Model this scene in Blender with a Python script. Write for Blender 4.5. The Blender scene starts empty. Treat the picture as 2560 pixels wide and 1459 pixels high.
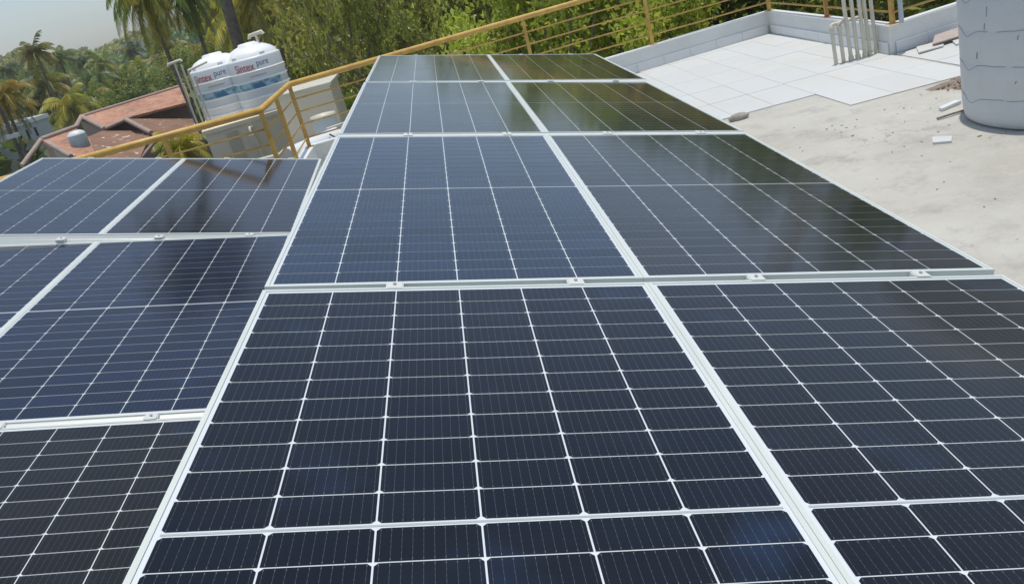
import bpy, math, random
import numpy as np
from mathutils import Vector, Matrix
random.seed(7)
R = math.radians
sc = bpy.context.scene
# ------------------------------------------------------------------ camera
CAM = Vector((0, 0, 1.75))
cd = bpy.data.cameras.new("camera"); cam = bpy.data.objects.new("camera", cd)
sc.collection.objects.link(cam); sc.camera = cam
cd.sensor_width = 36; cd.lens = 36 * 2177.75 / 2560; cd.clip_start = .05; cd.clip_end = 6000
RW = [[0.9660626, -0.0904491, -0.2419547], [-0.2583061, -0.342091, -0.9034665], [-0.0010528, 0.9353035, -0.3538449]]
mw = Matrix(((RW[0][0], -RW[1][0], -RW[2][0], CAM.x), (RW[0][1], -RW[1][1], -RW[2][1], CAM.y),
             (RW[0][2], -RW[1][2], -RW[2][2], CAM.z), (0, 0, 0, 1)))
cam.matrix_world = mw
# ------------------------------------------------------------------ world, sun, exposure
SUN_AZ, SUN_EL = R(50), R(87.5)
w = bpy.data.worlds.new("World"); sc.world = w; w.use_nodes = True
nt = w.node_tree; bg = nt.nodes["Background"]
sky = nt.nodes.new("ShaderNodeTexSky"); sky.sky_type = 'NISHITA'; sky.sun_disc = False
sky.sun_elevation = SUN_EL; sky.sun_rotation = SUN_AZ
sky.air_density = 1.0; sky.dust_density = 1.0; sky.ozone_density = 1.5; sky.altitude = 0
hs = nt.nodes.new("ShaderNodeHueSaturation"); hs.inputs['Saturation'].default_value = .80
tcw = nt.nodes.new('ShaderNodeTexCoord'); sxyz = nt.nodes.new('ShaderNodeSeparateXYZ'); nt.links.new(tcw.outputs['Generated'], sxyz.inputs[0])
mrw = nt.nodes.new('ShaderNodeMapRange'); mrw.interpolation_type = 'SMOOTHERSTEP'; nt.links.new(sxyz.outputs[2], mrw.inputs[0])
mrw.inputs[1].default_value = -.10; mrw.inputs[2].default_value = .55; mrw.inputs[3].default_value = .74; mrw.inputs[4].default_value = .70   # haze brightens the low sky
mulw = nt.nodes.new('ShaderNodeMix'); mulw.data_type = 'RGBA'; mulw.blend_type = 'MULTIPLY'; mulw.inputs[0].default_value = 1
cmbw = nt.nodes.new('ShaderNodeCombineXYZ'); 
for i, q in enumerate((.985, 1.0, 1.02)):
    mq = nt.nodes.new('ShaderNodeMath'); mq.operation = 'MULTIPLY'; mq.inputs[1].default_value = q; nt.links.new(mrw.outputs[0], mq.inputs[0]); nt.links.new(mq.outputs[0], cmbw.inputs[i])
nt.links.new(sky.outputs[0], hs.inputs['Color']); nt.links.new(hs.outputs[0], mulw.inputs[6]); nt.links.new(cmbw.outputs[0], mulw.inputs[7]); nt.links.new(mulw.outputs[2], bg.inputs[0])
bg.inputs[1].default_value = .15
sd = bpy.data.lights.new("sun", 'SUN'); sd.energy = 2.5; sd.angle = R(.6); sd.color = (1, .95, .85)
so = bpy.data.objects.new("sun", sd); sc.collection.objects.link(so)
sdir = Vector((math.cos(SUN_EL) * math.sin(SUN_AZ), math.cos(SUN_EL) * math.cos(SUN_AZ), math.sin(SUN_EL)))
so.rotation_euler = sdir.to_track_quat('Z', 'Y').to_euler(); so.location = (8, 6, 20)
vs = sc.view_settings; vs.view_transform = 'Standard'; vs.look = 'None'; vs.exposure = .29; vs.gamma = 1
sc.cycles.max_bounces = 6; sc.cycles.transparent_max_bounces = 6

# ------------------------------------------------------------------ helpers
def link(o, parent=None):
    sc.collection.objects.link(o)
    if parent is not None: o.parent = parent
    return o
def tag(o, label=None, cat=None, group=None, kind=None):
    for k, v in (('label', label), ('category', cat), ('group', group), ('kind', kind)):
        if v: o[k] = v
    return o
def thing(name, loc, label, cat, group=None, rz=0):
    o = link(bpy.data.objects.new(name, None)); o.location = loc; o.rotation_euler = (0, 0, rz)
    o.empty_display_size = .2
    return tag(o, label, cat, group)
class MB:
    def __init__(s): s.v = []; s.f = []; s.m = []; s.sm = []
    def add(s, v, f, mat=0, smooth=False):
        b = len(s.v); s.v += [tuple(p) for p in v]
        for q in f: s.f.append(tuple(b + i for i in q)); s.m.append(mat); s.sm.append(smooth)
        return s
    def box(s, a, b, mat=0, M=None):
        (x0, y0, z0), (x1, y1, z1) = a, b
        v = [Vector(p) for p in ((x0, y0, z0), (x1, y0, z0), (x1, y1, z0), (x0, y1, z0), (x0, y0, z1), (x1, y0, z1), (x1, y1, z1), (x0, y1, z1))]
        if M is not None: v = [M @ p for p in v]
        return s.add(v, [(3, 2, 1, 0), (4, 5, 6, 7), (0, 1, 5, 4), (1, 2, 6, 5), (2, 3, 7, 6), (3, 0, 4, 7)], mat)
    def prism(s, pts, z0, z1, mat=0):
        n = len(pts); v = [(x, y, z0) for x, y in pts] + [(x, y, z1) for x, y in pts]
        return s.add(v, [tuple(reversed(range(n))), tuple(range(n, 2 * n))] + [(i, (i + 1) % n, n + (i + 1) % n, n + i) for i in range(n)], mat)
    def tube(s, pts, r, n=10, mat=0, cap=True):
        pts = [Vector(p) for p in pts]; rr = r if isinstance(r, (list, tuple)) else [r] * len(pts)
        T = [(pts[min(i + 1, len(pts) - 1)] - pts[max(i - 1, 0)]).normalized() for i in range(len(pts))]
        u = T[0].orthogonal().normalized(); v = []
        for p, t, q in zip(pts, T, rr):
            u = (u - t * u.dot(t)).normalized(); b = t.cross(u)
            v += [p + (u * math.cos(2 * math.pi * k / n) + b * math.sin(2 * math.pi * k / n)) * q for k in range(n)]
        f = [(i * n + k, i * n + (k + 1) % n, (i + 1) * n + (k + 1) % n, (i + 1) * n + k) for i in range(len(pts) - 1) for k in range(n)]
        s.add(v, f, mat, True)
        if cap:
            e = len(pts) - 1
            s.add(v[:n], [tuple(reversed(range(n)))], mat); s.add(v[e * n:], [tuple(range(n))], mat)
        return s
    def lathe(s, prof, n=48, c=(0, 0, 0), mat=0, fn=None):
        v = []
        for r, z in prof:
            for k in range(n):
                a = 2 * math.pi * k / n; q = r if fn is None else fn(r, z, a)
                v.append((c[0] + q * math.cos(a), c[1] + q * math.sin(a), c[2] + z))
        m = len(prof)
        f = [(i * n + k, i * n + (k + 1) % n, (i + 1) * n + (k + 1) % n, (i + 1) * n + k) for i in range(m - 1) for k in range(n)]
        s.add(v, f, mat, True)
        s.add(v[:n], [tuple(reversed(range(n)))], mat); s.add(v[-n:], [tuple(range(n))], mat)
        return s
    def mesh(s, name, mats):
        me = bpy.data.meshes.new(name); me.from_pydata(s.v, [], s.f)
        for m in (mats if isinstance(mats, (list, tuple)) else [mats]): me.materials.append(m)
        me.polygons.foreach_set('material_index', s.m); me.polygons.foreach_set('use_smooth', s.sm); me.update()
        return me
    def build(s, name, mats, parent=None, loc=None):
        o = link(bpy.data.objects.new(name, s.mesh(name, mats)), parent)
        if loc: o.location = loc
        return o
def bevel(o, wd=.004, seg=2):
    m = o.modifiers.new('bevel', 'BEVEL'); m.width = wd; m.segments = seg; m.limit_method = 'ANGLE'; m.angle_limit = R(40); return o
def npmesh(name, V, F, mats, mi=None):
    """numpy quads -> mesh"""
    me = bpy.data.meshes.new(name); nv, nf = len(V), len(F); k = F.shape[1]
    me.vertices.add(nv); me.vertices.foreach_set('co', V.astype(np.float32).ravel())
    me.loops.add(nf * k); me.loops.foreach_set('vertex_index', F.astype(np.int32).ravel())
    me.polygons.add(nf); me.polygons.foreach_set('loop_start', np.arange(0, nf * k, k, dtype=np.int32))
    me.polygons.foreach_set('loop_total', np.full(nf, k, dtype=np.int32))
    for m in (mats if isinstance(mats, (list, tuple)) else [mats]): me.materials.append(m)
    if mi is not None: me.polygons.foreach_set('material_index', mi.astype(np.int32))
    me.update(calc_edges=True); return me

# ------------------------------------------------------------------ materials
def newmat(name):
    m = bpy.data.materials.new(name); m.use_nodes = True
    return m, m.node_tree, m.node_tree.nodes['Principled BSDF']
def N(nt, t, **kw):
    n = nt.nodes.new('ShaderNode' + t)
    for k, v in kw.items():
        if isinstance(k, str) and hasattr(n, k): setattr(n, k, v)
    return n
def math_(nt, op, a, b=None, c=None):
    n = nt.nodes.new('ShaderNodeMath'); n.operation = op
    for i, x in enumerate((a, b, c)):
        if x is None: continue
        if isinstance(x, (int, float)): n.inputs[i].default_value = x
        else: nt.links.new(x, n.inputs[i])
    return n.outputs[0]
def mixc(nt, fac, a, b):
    n = nt.nodes.new('ShaderNodeMix'); n.data_type = 'RGBA'
    for i, x in ((0, fac), (6, a), (7, b)):
        if isinstance(x, (int, float)): n.inputs[i].default_value = x
        elif isinstance(x, tuple): n.inputs[i].default_value = (*x[:3], 1)
        else: nt.links.new(x, n.inputs[i])
    return n.outputs[2]
def noise(nt, scale, detail=4, rough=.6, coord='Object', dim=None, vec=None):
    n = nt.nodes.new('ShaderNodeTexNoise'); n.inputs['Scale'].default_value = scale
    n.inputs['Detail'].default_value = detail; n.inputs['Roughness'].default_value = rough
    if vec is None:
        t = nt.nodes.new('ShaderNodeTexCoord'); vec = t.outputs[coord]
    nt.links.new(vec, n.inputs['Vector']); return n.outputs['Fac']
def ramp(nt, fac, p0, p1):
    n = nt.nodes.new('ShaderNodeMapRange'); nt.links.new(fac, n.inputs[0])
    n.inputs[1].default_value = p0; n.inputs[2].default_value = p1; return n.outputs[0]
def simple(name, c, rough=.6, var=.12, scale=3, dark=None, metal=0, bump=0, bscale=40, spec=None):
    m, nt, p = newmat(name)
    d = dark or tuple(x * (1 - var * 2) for x in c)
    f = ramp(nt, noise(nt, scale, 6, .65), .35, .68)
    nt.links.new(mixc(nt, f, d, c), p.inputs['Base Color'])
    p.inputs['Roughness'].default_value = rough; p.inputs['Metallic'].default_value = metal
    if spec is not None: p.inputs['Specular IOR Level'].default_value = spec
    if bump:
        b = nt.nodes.new('ShaderNodeBump'); b.inputs['Strength'].default_value = bump; b.inputs['Distance'].default_value = .01
        nt.links.new(noise(nt, bscale, 5, .6), b.inputs['Height']); nt.links.new(b.outputs[0], p.inputs['Normal'])
    return m
def leafmat(name, c1, c2, c3, trans=.25, rough=.45):
    m, nt, p = newmat(name)
    g = nt.nodes.new('ShaderNodeNewGeometry')
    oi = nt.nodes.new('ShaderNodeObjectInfo')
    f = g.outputs['Random Per Island']
    a = mixc(nt, ramp(nt, f, 0, 1), c1, c2)
    big = ramp(nt, noise(nt, .9, 2, .5), .42, .62)
    a = mixc(nt, math_(nt, 'MULTIPLY', big, .7), a, c3)
    h = nt.nodes.new('ShaderNodeHueSaturation'); nt.links.new(a, h.inputs['Color'])
    nt.links.new(math_(nt, 'ADD', math_(nt, 'MULTIPLY', oi.outputs['Random'], .035), .483), h.inputs['Hue'])
    nt.links.new(math_(nt, 'ADD', math_(nt, 'MULTIPLY', oi.outputs['Random'], .3), .85), h.inputs['Value'])
    nt.links.new(h.outputs[0], p.inputs['Base Color'])
    p.inputs['Roughness'].default_value = rough
    t = nt.nodes.new('ShaderNodeBsdfTranslucent'); nt.links.new(h.outputs[0], t.inputs[0])
    mx = nt.nodes.new('ShaderNodeMixShader'); mx.inputs[0].default_value = trans
    nt.links.new(p.outputs[0], mx.inputs[1]); nt.links.new(t.outputs[0], mx.inputs[2])
    nt.links.new(mx.outputs[0], nt.nodes['Material Output'].inputs[0])
    return m

M = {}
M['alu'] = simple('anodised_frame', (.64, .69, .655), .42, .05, 2)
M['alu_dark'] = simple('galvanised_rail', (.50, .53, .55), .45, .1, 4, metal=.6)
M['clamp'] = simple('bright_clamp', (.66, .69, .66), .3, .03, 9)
M['bolt'] = simple('bolt_steel', (.55, .57, .57), .4, .1, 9, metal=.3)
M['yellow'] = simple('mustard_paint', (.68, .45, .11), .42, .12, 9, dark=(.50, .29, .07))
M['rust'] = simple('orange_primer_paint', (.52, .26, .07), .5, .15, 6)
M['white_wall'] = simple('white_wash', (.75, .77, .74), .8, .06, 2.5, dark=(.67, .69, .66), bump=.15)
M['skirt_tile'] = simple('glazed_skirting_tile', (.74, .76, .76), .35, .05, 2)
M['joint'] = simple('grey_joint', (.55, .56, .55), .9, .1, 5)
M['pvc'] = simple('cream_pvc', (.70, .66, .54), .45, .1, 4, dark=(.56, .53, .43))
M['pvc_grey'] = simple('grey_pvc', (.46, .50, .53), .5, .05, 4)
M['cream'] = simple('cream_plaster', (.78, .69, .53), .85, .08, .8, dark=(.70, .61, .46), bump=.2)
M['grey_plaster'] = simple('grey_plaster', (.55, .50, .42), .85, .12, 1.2, dark=(.36, .36, .35), bump=.2)
M['cream_dark'] = simple('stained_cream_plaster', (.60, .53, .41), .85, .1, 1.5)
M['stone'] = simple('stone_lump', (.44, .40, .36), .9, .2, 12, bump=.6, bscale=25)
M['chip'] = simple('dark_pebble', (.30, .28, .25), .9, .25, 30)
M['chip2'] = simple('pale_chip', (.62, .60, .56), .9, .15, 30)
M['brown_tile'] = simple('dusty_brown_tile', (.50, .42, .38), .7, .1, 8)
M['gravel'] = simple('brown_gravel', (.40, .32, .26), .95, .3, 25, bump=.9, bscale=60)
M['stick'] = simple('grey_stick', (.25, .22, .19), .9, .2, 20)
M['trunk'] = simple('palm_trunk', (.24, .20, .16), .9, .25, 6, bump=.5, bscale=14)
M['bark'] = simple('pale_bark', (.34, .29, .23), .9, .25, 5, bump=.4, bscale=20)
M['bark_dark'] = simple('dark_bark', (.16, .13, .10), .9, .25, 5)
M['dark_void'] = simple('dark_opening', (.05, .05, .055), .6, .2, 5)
M['glass'] = simple('window_glass', (.06, .08, .09), .08, .2, 3)
M['house_white'] = simple('pale_render', (.60, .64, .63), .85, .08, .5, dark=(.52, .56, .55))
M['house_pink'] = simple('pinkish_render', (.55, .45, .38), .85, .08, .5, dark=(.46, .37, .31))
M['house_brown'] = simple('brown_plaster', (.25, .19, .17), .9, .15, .6)
M['fascia'] = simple('weathered_fascia', (.42, .33, .28), .85, .12, 2)
M['blue_tank'] = simple('faded_blue_plastic', (.30, .37, .40), .5, .1, 3)
M['white_plastic'] = simple('white_plastic', (.74, .78, .80), .42, .03, 2)
M['rib'] = simple('glossy_white_rib', (.90, .92, .92), .3, .02, 2)
M['red_ink'] = simple('red_print', (.60, .10, .13), .5, .1, 8)
M['blue_ink'] = simple('blue_print', (.10, .15, .32), .5, .1, 8)
M['pink_ink'] = simple('faded_pink_print', (.62, .42, .45), .5, .1, 8)
M['car_paint'] = simple('silver_car_paint', (.45, .47, .50), .25, .05, 3, metal=.4)
M['car_white'] = simple('white_car_paint', (.78, .78, .78), .25, .05, 3)
M['tyre'] = simple('tyre_rubber', (.03, .03, .03), .8, .1, 5)
M['leaf_bright'] = leafmat('bright_leaves', (.38, .44, .05), (.70, .68, .12), (.32, .42, .04), .52)
M['leaf_olive'] = leafmat('olive_leaves', (.18, .24, .04), (.62, .62, .13), (.32, .32, .08), .5)
M['leaf_dark'] = leafmat('dark_leaves', (.10, .18, .03), (.30, .38, .07), (.17, .22, .05), .45)
M['leaf_yellow'] = leafmat('yellow_green_leaves', (.20, .28, .02), (.38, .40, .04), (.14, .22, .02), .35)
M['frond_green'] = leafmat('green_fronds', (.08, .15, .015), (.21, .28, .035), (.34, .28, .04), .35)
M['frond_gold'] = leafmat('golden_fronds', (.34, .28, .035), (.52, .43, .06), (.17, .22, .03), .4)
M['frond_brown'] = leafmat('dry_fronds', (.24, .19, .06), (.36, .29, .10), (.16, .14, .05), .15)
M['frond_dark'] = leafmat('dark_fronds', (.06, .10, .02), (.12, .17, .03), (.20, .21, .04), .25)

# blue label band with darker worn blocks on the water tanks
m, nt, p = newmat('blue_label_band')
nz = noise(nt, 9, 3, .5); nz2 = noise(nt, 3.2, 2, .4)
a = mixc(nt, ramp(nt, nz, .45, .6), (.42, .60, .68), (.16, .33, .45)); a = mixc(nt, ramp(nt, nz2, .52, .6), a, (.07, .20, .34))
nt.links.new(a, p.inputs['Base Color']); p.inputs['Roughness'].default_value = .45; M['band'] = m

# solar cells -----------------------------------------------------------
PXW, MX = .18233, .020
def cellmat():
    m, nt, p = newmat('solar_cells')
    tc = nt.nodes.new('ShaderNodeTexCoord'); sp = nt.nodes.new('ShaderNodeSeparateXYZ'); nt.links.new(tc.outputs['Object'], sp.inputs[0])
    x, y = sp.outputs[0], sp.outputs[1]
    # nine thin busbars per cell column
    u = math_(nt, 'FRACT', math_(nt, 'ADD', math_(nt, 'DIVIDE', x, PXW), 30.0))       # 0..1 across one cell
    b = math_(nt, 'FRACT', math_(nt, 'MULTIPLY', u, 10.0))
    d = math_(nt, 'ABSOLUTE', math_(nt, 'SUBTRACT', b, .5))
    line = math_(nt, 'LESS_THAN', d, .011)
    # solder pads close to the cell edges and small ones along the bar
    v = math_(nt, 'FRACT', math_(nt, 'ADD', math_(nt, 'DIVIDE', math_(nt, 'SUBTRACT', math_(nt, 'ABSOLUTE', y), .0056), .09242), 0.0))
    e = math_(nt, 'MINIMUM', v, math_(nt, 'SUBTRACT', 1.0, v))
    pad = math_(nt, 'MULTIPLY', math_(nt, 'LESS_THAN', math_(nt, 'ABSOLUTE', math_(nt, 'SUBTRACT', e, .075)), .022), math_(nt, 'LESS_THAN', d, .032))
    w5 = math_(nt, 'FRACT', math_(nt, 'MULTIPLY', v, 6.0))
    pad2 = math_(nt, 'MULTIPLY', math_(nt, 'LESS_THAN', math_(nt, 'ABSOLUTE', math_(nt, 'SUBTRACT', w5, .5)), .12), math_(nt, 'LESS_THAN', d, .02))
    ln = math_(nt, 'MAXIMUM', math_(nt, 'MULTIPLY', line, .30), math_(nt, 'MAXIMUM', math_(nt, 'MULTIPLY', pad, .45), math_(nt, 'MULTIPLY', pad2, .35)))
    oi = nt.nodes.new('ShaderNodeObjectInfo'); g = nt.nodes.new('ShaderNodeNewGeometry')
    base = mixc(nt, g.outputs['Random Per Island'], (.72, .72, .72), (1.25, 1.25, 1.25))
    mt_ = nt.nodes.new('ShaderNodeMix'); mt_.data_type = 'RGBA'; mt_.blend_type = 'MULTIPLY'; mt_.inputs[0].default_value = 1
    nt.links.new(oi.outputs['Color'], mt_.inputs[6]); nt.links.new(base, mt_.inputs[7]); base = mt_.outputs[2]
    dust = ramp(nt, noise(nt, 1.6, 6, .7), .45, .85); tcw_ = nt.nodes.new('ShaderNodeTexNoise'); tcw_.inputs['Scale'].default_value = 45
    base = mixc(nt, math_(nt, 'MULTIPLY', dust, .022), base, (.30, .29, .26))
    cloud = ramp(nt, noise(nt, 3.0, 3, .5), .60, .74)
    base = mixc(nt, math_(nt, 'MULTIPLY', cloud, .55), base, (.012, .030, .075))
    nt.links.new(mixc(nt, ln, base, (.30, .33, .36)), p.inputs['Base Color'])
    p.inputs['Roughness'].default_value = .30
    p.inputs['Specular IOR Level'].default_value = .0
    p.inputs['Sheen Weight'].default_value = .03; p.inputs['Sheen Roughness'].default_value = .45; p.inputs['Sheen Tint'].default_value = (.9, .86, .80, 1)
    p.inputs['Coat Weight'].default_value = 1.0; p.inputs['Coat IOR'].default_value = 1.5
    sm = ramp(nt, noise(nt, 2.2, 5, .7), .3, .8)
    nt.links.new(math_(nt, 'ADD', math_(nt, 'MULTIPLY', sm, .07), .085), p.inputs['Coat Roughness'])
    return m
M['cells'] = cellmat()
m, nt, p = newmat('white_backsheet')
p.inputs['Base Color'].default_value = (.68, .73, .75, 1); p.inputs['Roughness'].default_value = .5
p.inputs['Coat Weight'].default_value = 1.0; p.inputs['Coat IOR'].default_value = 1.45; p.inputs['Coat Roughness'].default_value = .06
M['back'] = m
m, nt, p = newmat('grey_ribbon')
p.inputs['Base Color'].default_value = (.40, .44, .45, 1); p.inputs['Roughness'].default_value = .5
p.inputs['Coat Weight'].default_value = 1.0; p.inputs['Coat IOR'].default_value = 1.45; p.inputs['Coat Roughness'].default_value = .06
M['ribbon'] = m

# weathered concrete roof ----------------------------------------------
m, nt, p = newmat('weathered_concrete_roof')
a = mixc(nt, ramp(nt, noise(nt, .8, 5, .6), .35, .65), (.43, .415, .36), (.54, .53, .485))
a = mixc(nt, ramp(nt, noise(nt, 2.3, 8, .75), .50, .66), a, (.37, .36, .33)); a = mixc(nt, math_(nt, 'MULTIPLY', ramp(nt, noise(nt, 7, 8, .8), .52, .66), .5), a, (.55, .54, .51))
sp_ = ramp(nt, noise(nt, 26, 3, .6), .66, .72); a = mixc(nt, math_(nt, 'MULTIPLY', sp_, .5), a, (.26, .24, .21))
vo = nt.nodes.new('ShaderNodeTexVoronoi'); vo.feature = 'DISTANCE_TO_EDGE'; vo.inputs['Scale'].default_value = .45
tc = nt.nodes.new('ShaderNodeTexCoord'); mp = nt.nodes.new('ShaderNodeMapping'); nt.links.new(tc.outputs['Object'], mp.inputs[0])
nz = nt.nodes.new('ShaderNodeTexNoise'); nz.inputs['Scale'].default_value = 2.5; nz.inputs['Detail'].default_value = 5; nt.links.new(tc.outputs['Object'], nz.inputs[0])
vm = nt.nodes.new('ShaderNodeVectorMath'); vm.operation = 'ADD'; nt.links.new(mp.outputs[0], vm.inputs[0]); nt.links.new(nz.outputs['Color'], vm.inputs[1]); nt.links.new(vm.outputs[0], vo.inputs['Vector'])
cr = math_(nt, 'LESS_THAN', vo.outputs['Distance'], .0022)
a = mixc(nt, math_(nt, 'MULTIPLY', cr, .55), a, (.24, .23, .21))
nt.links.new(a, p.inputs['Base Color']); p.inputs['Roughness'].default_value = .92
bp = nt.nodes.new('ShaderNodeBump'); bp.inputs['Strength'].default_value = .35; bp.inputs['Distance'].default_value = .02
nt.links.new(noise(nt, 18, 8, .7), bp.inputs['Height']); nt.links.new(bp.outputs[0], p.inputs['Normal']); M['concrete'] = m
# white floor tile
m, nt, p = newmat('white_roof_tile')
g = nt.nodes.new('ShaderNodeNewGeometry')
a = mixc(nt, g.outputs['Random Per Island'], (.59, .61, .605), (.62, .64, .635))
a = mixc(nt, math_(nt, 'MULTIPLY', ramp(nt, noise(nt, 1.6, 6, .7), .45, .7), .5), a, (.60, .57, .50))
a = mixc(nt, math_(nt, 'MULTIPLY', ramp(nt, noise(nt, 14, 4, .7), .66, .74), .4), a, (.42, .40, .36))
nt.links.new(a, p.inputs['Base Color']); p.inputs['Roughness'].default_value = .55; M['tile'] = m
# terracotta roof
m, nt, p = newmat('weathered_terracotta')
a = mixc(nt, ramp(nt, noise(nt, .6, 6, .7), .35, .65), (.42, .20, .13), (.56, .31, .21))
a = mixc(nt, math_(nt, 'MULTIPLY', ramp(nt, noise(nt, 2.2, 6, .75), .48, .62), .65), a, (.20, .12, .08))
nt.links.new(a, p.inputs['Base Color']); p.inputs['Roughness'].default_value = .85
wv = nt.nodes.new('ShaderNodeTexWave'); wv.inputs['Scale'].default_value = 2.6; wv.bands_direction = 'X'
tc = nt.nodes.new('ShaderNodeTexCoord'); nt.links.new(tc.outputs['Object'], wv.inputs[0])
bp = nt.nodes.new('ShaderNodeBump'); bp.inputs['Strength'].default_value = .5; bp.inputs['Distance'].default_value = .04; nt.links.new(wv.outputs['Fac'], bp.inputs['Height']); nt.links.new(bp.outputs[0], p.inputs['Normal']); M['terracotta'] = m
m, nt, p = newmat('brown_lichen_roof')
a = mixc(nt, ramp(nt, noise(nt, .9, 6, .7), .35, .65), (.19, .115, .08), (.30, .17, .11))
a = mixc(nt, ramp(nt, noise(nt, 3.0, 3, .5), .655, .68), a, (.60, .55, .47))
nt.links.new(a, p.inputs['Base Color']); p.inputs['Roughness'].default_value = .9; M['lichen'] = m
# painted masonry tank
M['ptank'] = simple('pale_grey_tank_paint', (.70, .73, .73), .75, .06, 2.2, dark=(.62, .65, .65), bump=.35, bscale=7)
M['crack'] = simple('dark_crack_filler', (.34, .36, .37), .9, .1, 9)
M['ground'] = simple('sandy_ground', (.26, .22, .15), .95, .2, .12, dark=(.10, .12, .05))
M['street'] = simple('dusty_street', (.42, .39, .34), .95, .1, .4)
M['hill'] = simple('scrub_hill', (.08, .11, .045), .95, .2, .03)

# ------------------------------------------------------------------ ground, hill, own building
g = MB(); NX = 60
gv = []
for i in range(-30, 31):
    for j in range(-12, 49):
        x = i * 28.0; y = j * 28.0
        d = math.hypot(x, y); az = math.degrees(math.atan2(x, y)) if d > 1 else 0
        h = 0.
        if y > 0:
            rise = max(0., min(1., (d - 170) / 160.)); rise = rise * rise * (3 - 2 * rise)
            h = rise * (11.5 + 3.2 * math.sin(az * .22 + 2.1) + 1.5 * math.sin(az * .7) + 2.2 * math.exp(-((az + 17) / 5) ** 2))
        gv.append((x, y, -8 + h))
gf = [(a * 61 + b, (a + 1) * 61 + b, (a + 1) * 61 + b + 1, a * 61 + b + 1) for a in range(60) for b in range(60)]
g.add(gv, gf, 0, True); go = g.build('ground', M['ground']); tag(go, kind='structure')
def groundz(x, y):
    d = math.hypot(x, y); az = math.degrees(math.atan2(x, y))
    rise = max(0., min(1., (d - 170) / 160.)); rise = rise * rise * (3 - 2 * rise)
    return -8 + rise * (11.5 + 3.2 * math.sin(az * .22 + 2.1) + 1.5 * math.sin(az * .7) + 2.2 * math.exp(-((az + 17) / 5) ** 2))
st = MB(); st.add([(-12, 26, -7.99), (-1, 24, -7.99), (2, 44, -7.99), (-9, 46, -7.99)], [(0, 1, 2, 3)])
tag(st.build('street', M['street']), kind='structure')

PIN = [(-8, 7.98), (-1.78, 8.02), (-1.78, 10.21), (4.02, 11.2), (4.0, 8.08), (9.5, 9.35)]     # inner wall line
deck = MB(); deck.prism([(-8, -7), (9.5, -7), (9.5, 9.45), (4.1, 8.2), (4.12, 11.33), (-1.88, 10.32), (-1.88, 8.1), (-8, 8.1)], -.35, 0)
tag(deck.build('roof_deck', M['concrete']), kind='structure')
bb = MB(); bb.prism([(-8, -7), (9.5, -7), (9.5, 9.4), (4.05, 8.15), (4.07, 11.28), (-1.83, 10.27), (-1.83, 8.05), (-8, 8.05)], -8.2, -.36)
tag(bb.build('house_body', M['cream']), 'cream plastered house under the roof terrace with the panels', 'house')

# tiled part of the terrace
tl = MB(); random.seed(3)
def inside(x, y):                         # in front of the far parapet line
    return True
xs = [2.945 + .363 * k for k in range(-14, 12)]
def ytop(x):
    if x < 4.0: return 10.21 + (x + 1.78) * (11.2 - 10.21) / 5.8 - .005
    return 8.08 + (x - 4.0) * .231 - .005
for i, x in enumerate(xs):
    x0, x1 = x + .0015, x + .3615
    if x1 < -1.7 or x0 > 7.2: continue
    yb = 6.67 if x > 2.9 else 7.33
    y = yb
    if x0 < -1.77: x0 = -1.77
    if x0 < 4.0 < x1 : x1 = 3.995
    while y < 11.4:
        y1 = y + .694
        ym0, ym1 = min(y1, ytop(x0)), min(y1, ytop(x1))
        if ym0 <= y + .02 or ym1 <= y + .02: break
        dz = .004 + random.uniform(0, .0012)
        tl.add([(x0, y + .0007, .001), (x1, y + .0007, .001), (x1, ym1 - .0007, .001), (x0, ym0 - .0007, .001),
                (x0, y + .0007, dz + .003), (x1, y + .0007, dz + .003), (x1, ym1 - .0007, dz + .003), (x0, ym0 - .0007, dz + .003)],
               [(4, 5, 6, 7), (0, 1, 5, 4), (1, 2, 6, 5), (2, 3, 7, 6), (3, 0, 4, 7)])
        y += .698
tag(tl.build('tiled_paving', M['tile']), kind='structure')

# ------------------------------------------------------------------ parapet
def offset(path, d):
    """offset an open polyline to the left by d"""
    out = []
    for i, pnt in enumerate(path):
        p_ = Vector(pnt)
        ns = []
        if i > 0: t = (p_ - Vector(path[i - 1])).normalized(); ns.append(Vector((-t.y, t.x)))
        if i < len(path) - 1: t = (Vector(path[i + 1]) - p_).normalized(); ns.append(Vector((-t.y, t.x)))
        n = sum(ns, Vector((0, 0))).normalized(); k = d / max(.3, n.dot(ns[0])); out.append((p_.x + n.x * k, p_.y + n.y * k))
    return out
def band(mb, path, d0, d1, z0, z1, mat=0):
    A, B = offset(path, d0), offset(path, d1); n = len(path)
    v = [(*q, z0) for q in A] + [(*q, z0) for q in B] + [(*q, z1) for q in A] + [(*q, z1) for q in B]
    f = []
    for i in range(n - 1):
        f += [(i, i + 1, 2 * n + i + 1, 2 * n + i), (n + i + 1, n + i, 3 * n + i, 3 * n + i + 1),
              (2 * n + i, 2 * n + i + 1, 3 * n + i + 1, 3 * n + i), (i + 1, i, n + i, n + i + 1)]
    f += [(0, 2 * n, 3 * n, n), (n - 1, 2 * n - 1, 4 * n - 1, 3 * n - 1)]
    mb.add(v, f, mat)
pw = thing('parapet_wall', (1.1, 10.7, 0), 'low white parapet wall with tiled skirting round the roof edge under the yellow railing', 'parapet')
w_ = MB(); band(w_, PIN, .0, .11, -.02, .262); o = w_.build('wall', M['white_wall'], pw); o.matrix_parent_inverse = Matrix.Translation((-1.1, -10.7, 0))
c_ = MB(); band(c_, PIN, -.010, .085, .264, .280); band(c_, PIN, .088, .135, .10, .262); o = c_.build('coping', M['rib'], pw); o.matrix_parent_inverse = Matrix.Translation((-1.1, -10.7, 0)); bevel(o, .003)
s_ = MB(); j_ = MB(); led = MB()
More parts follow.
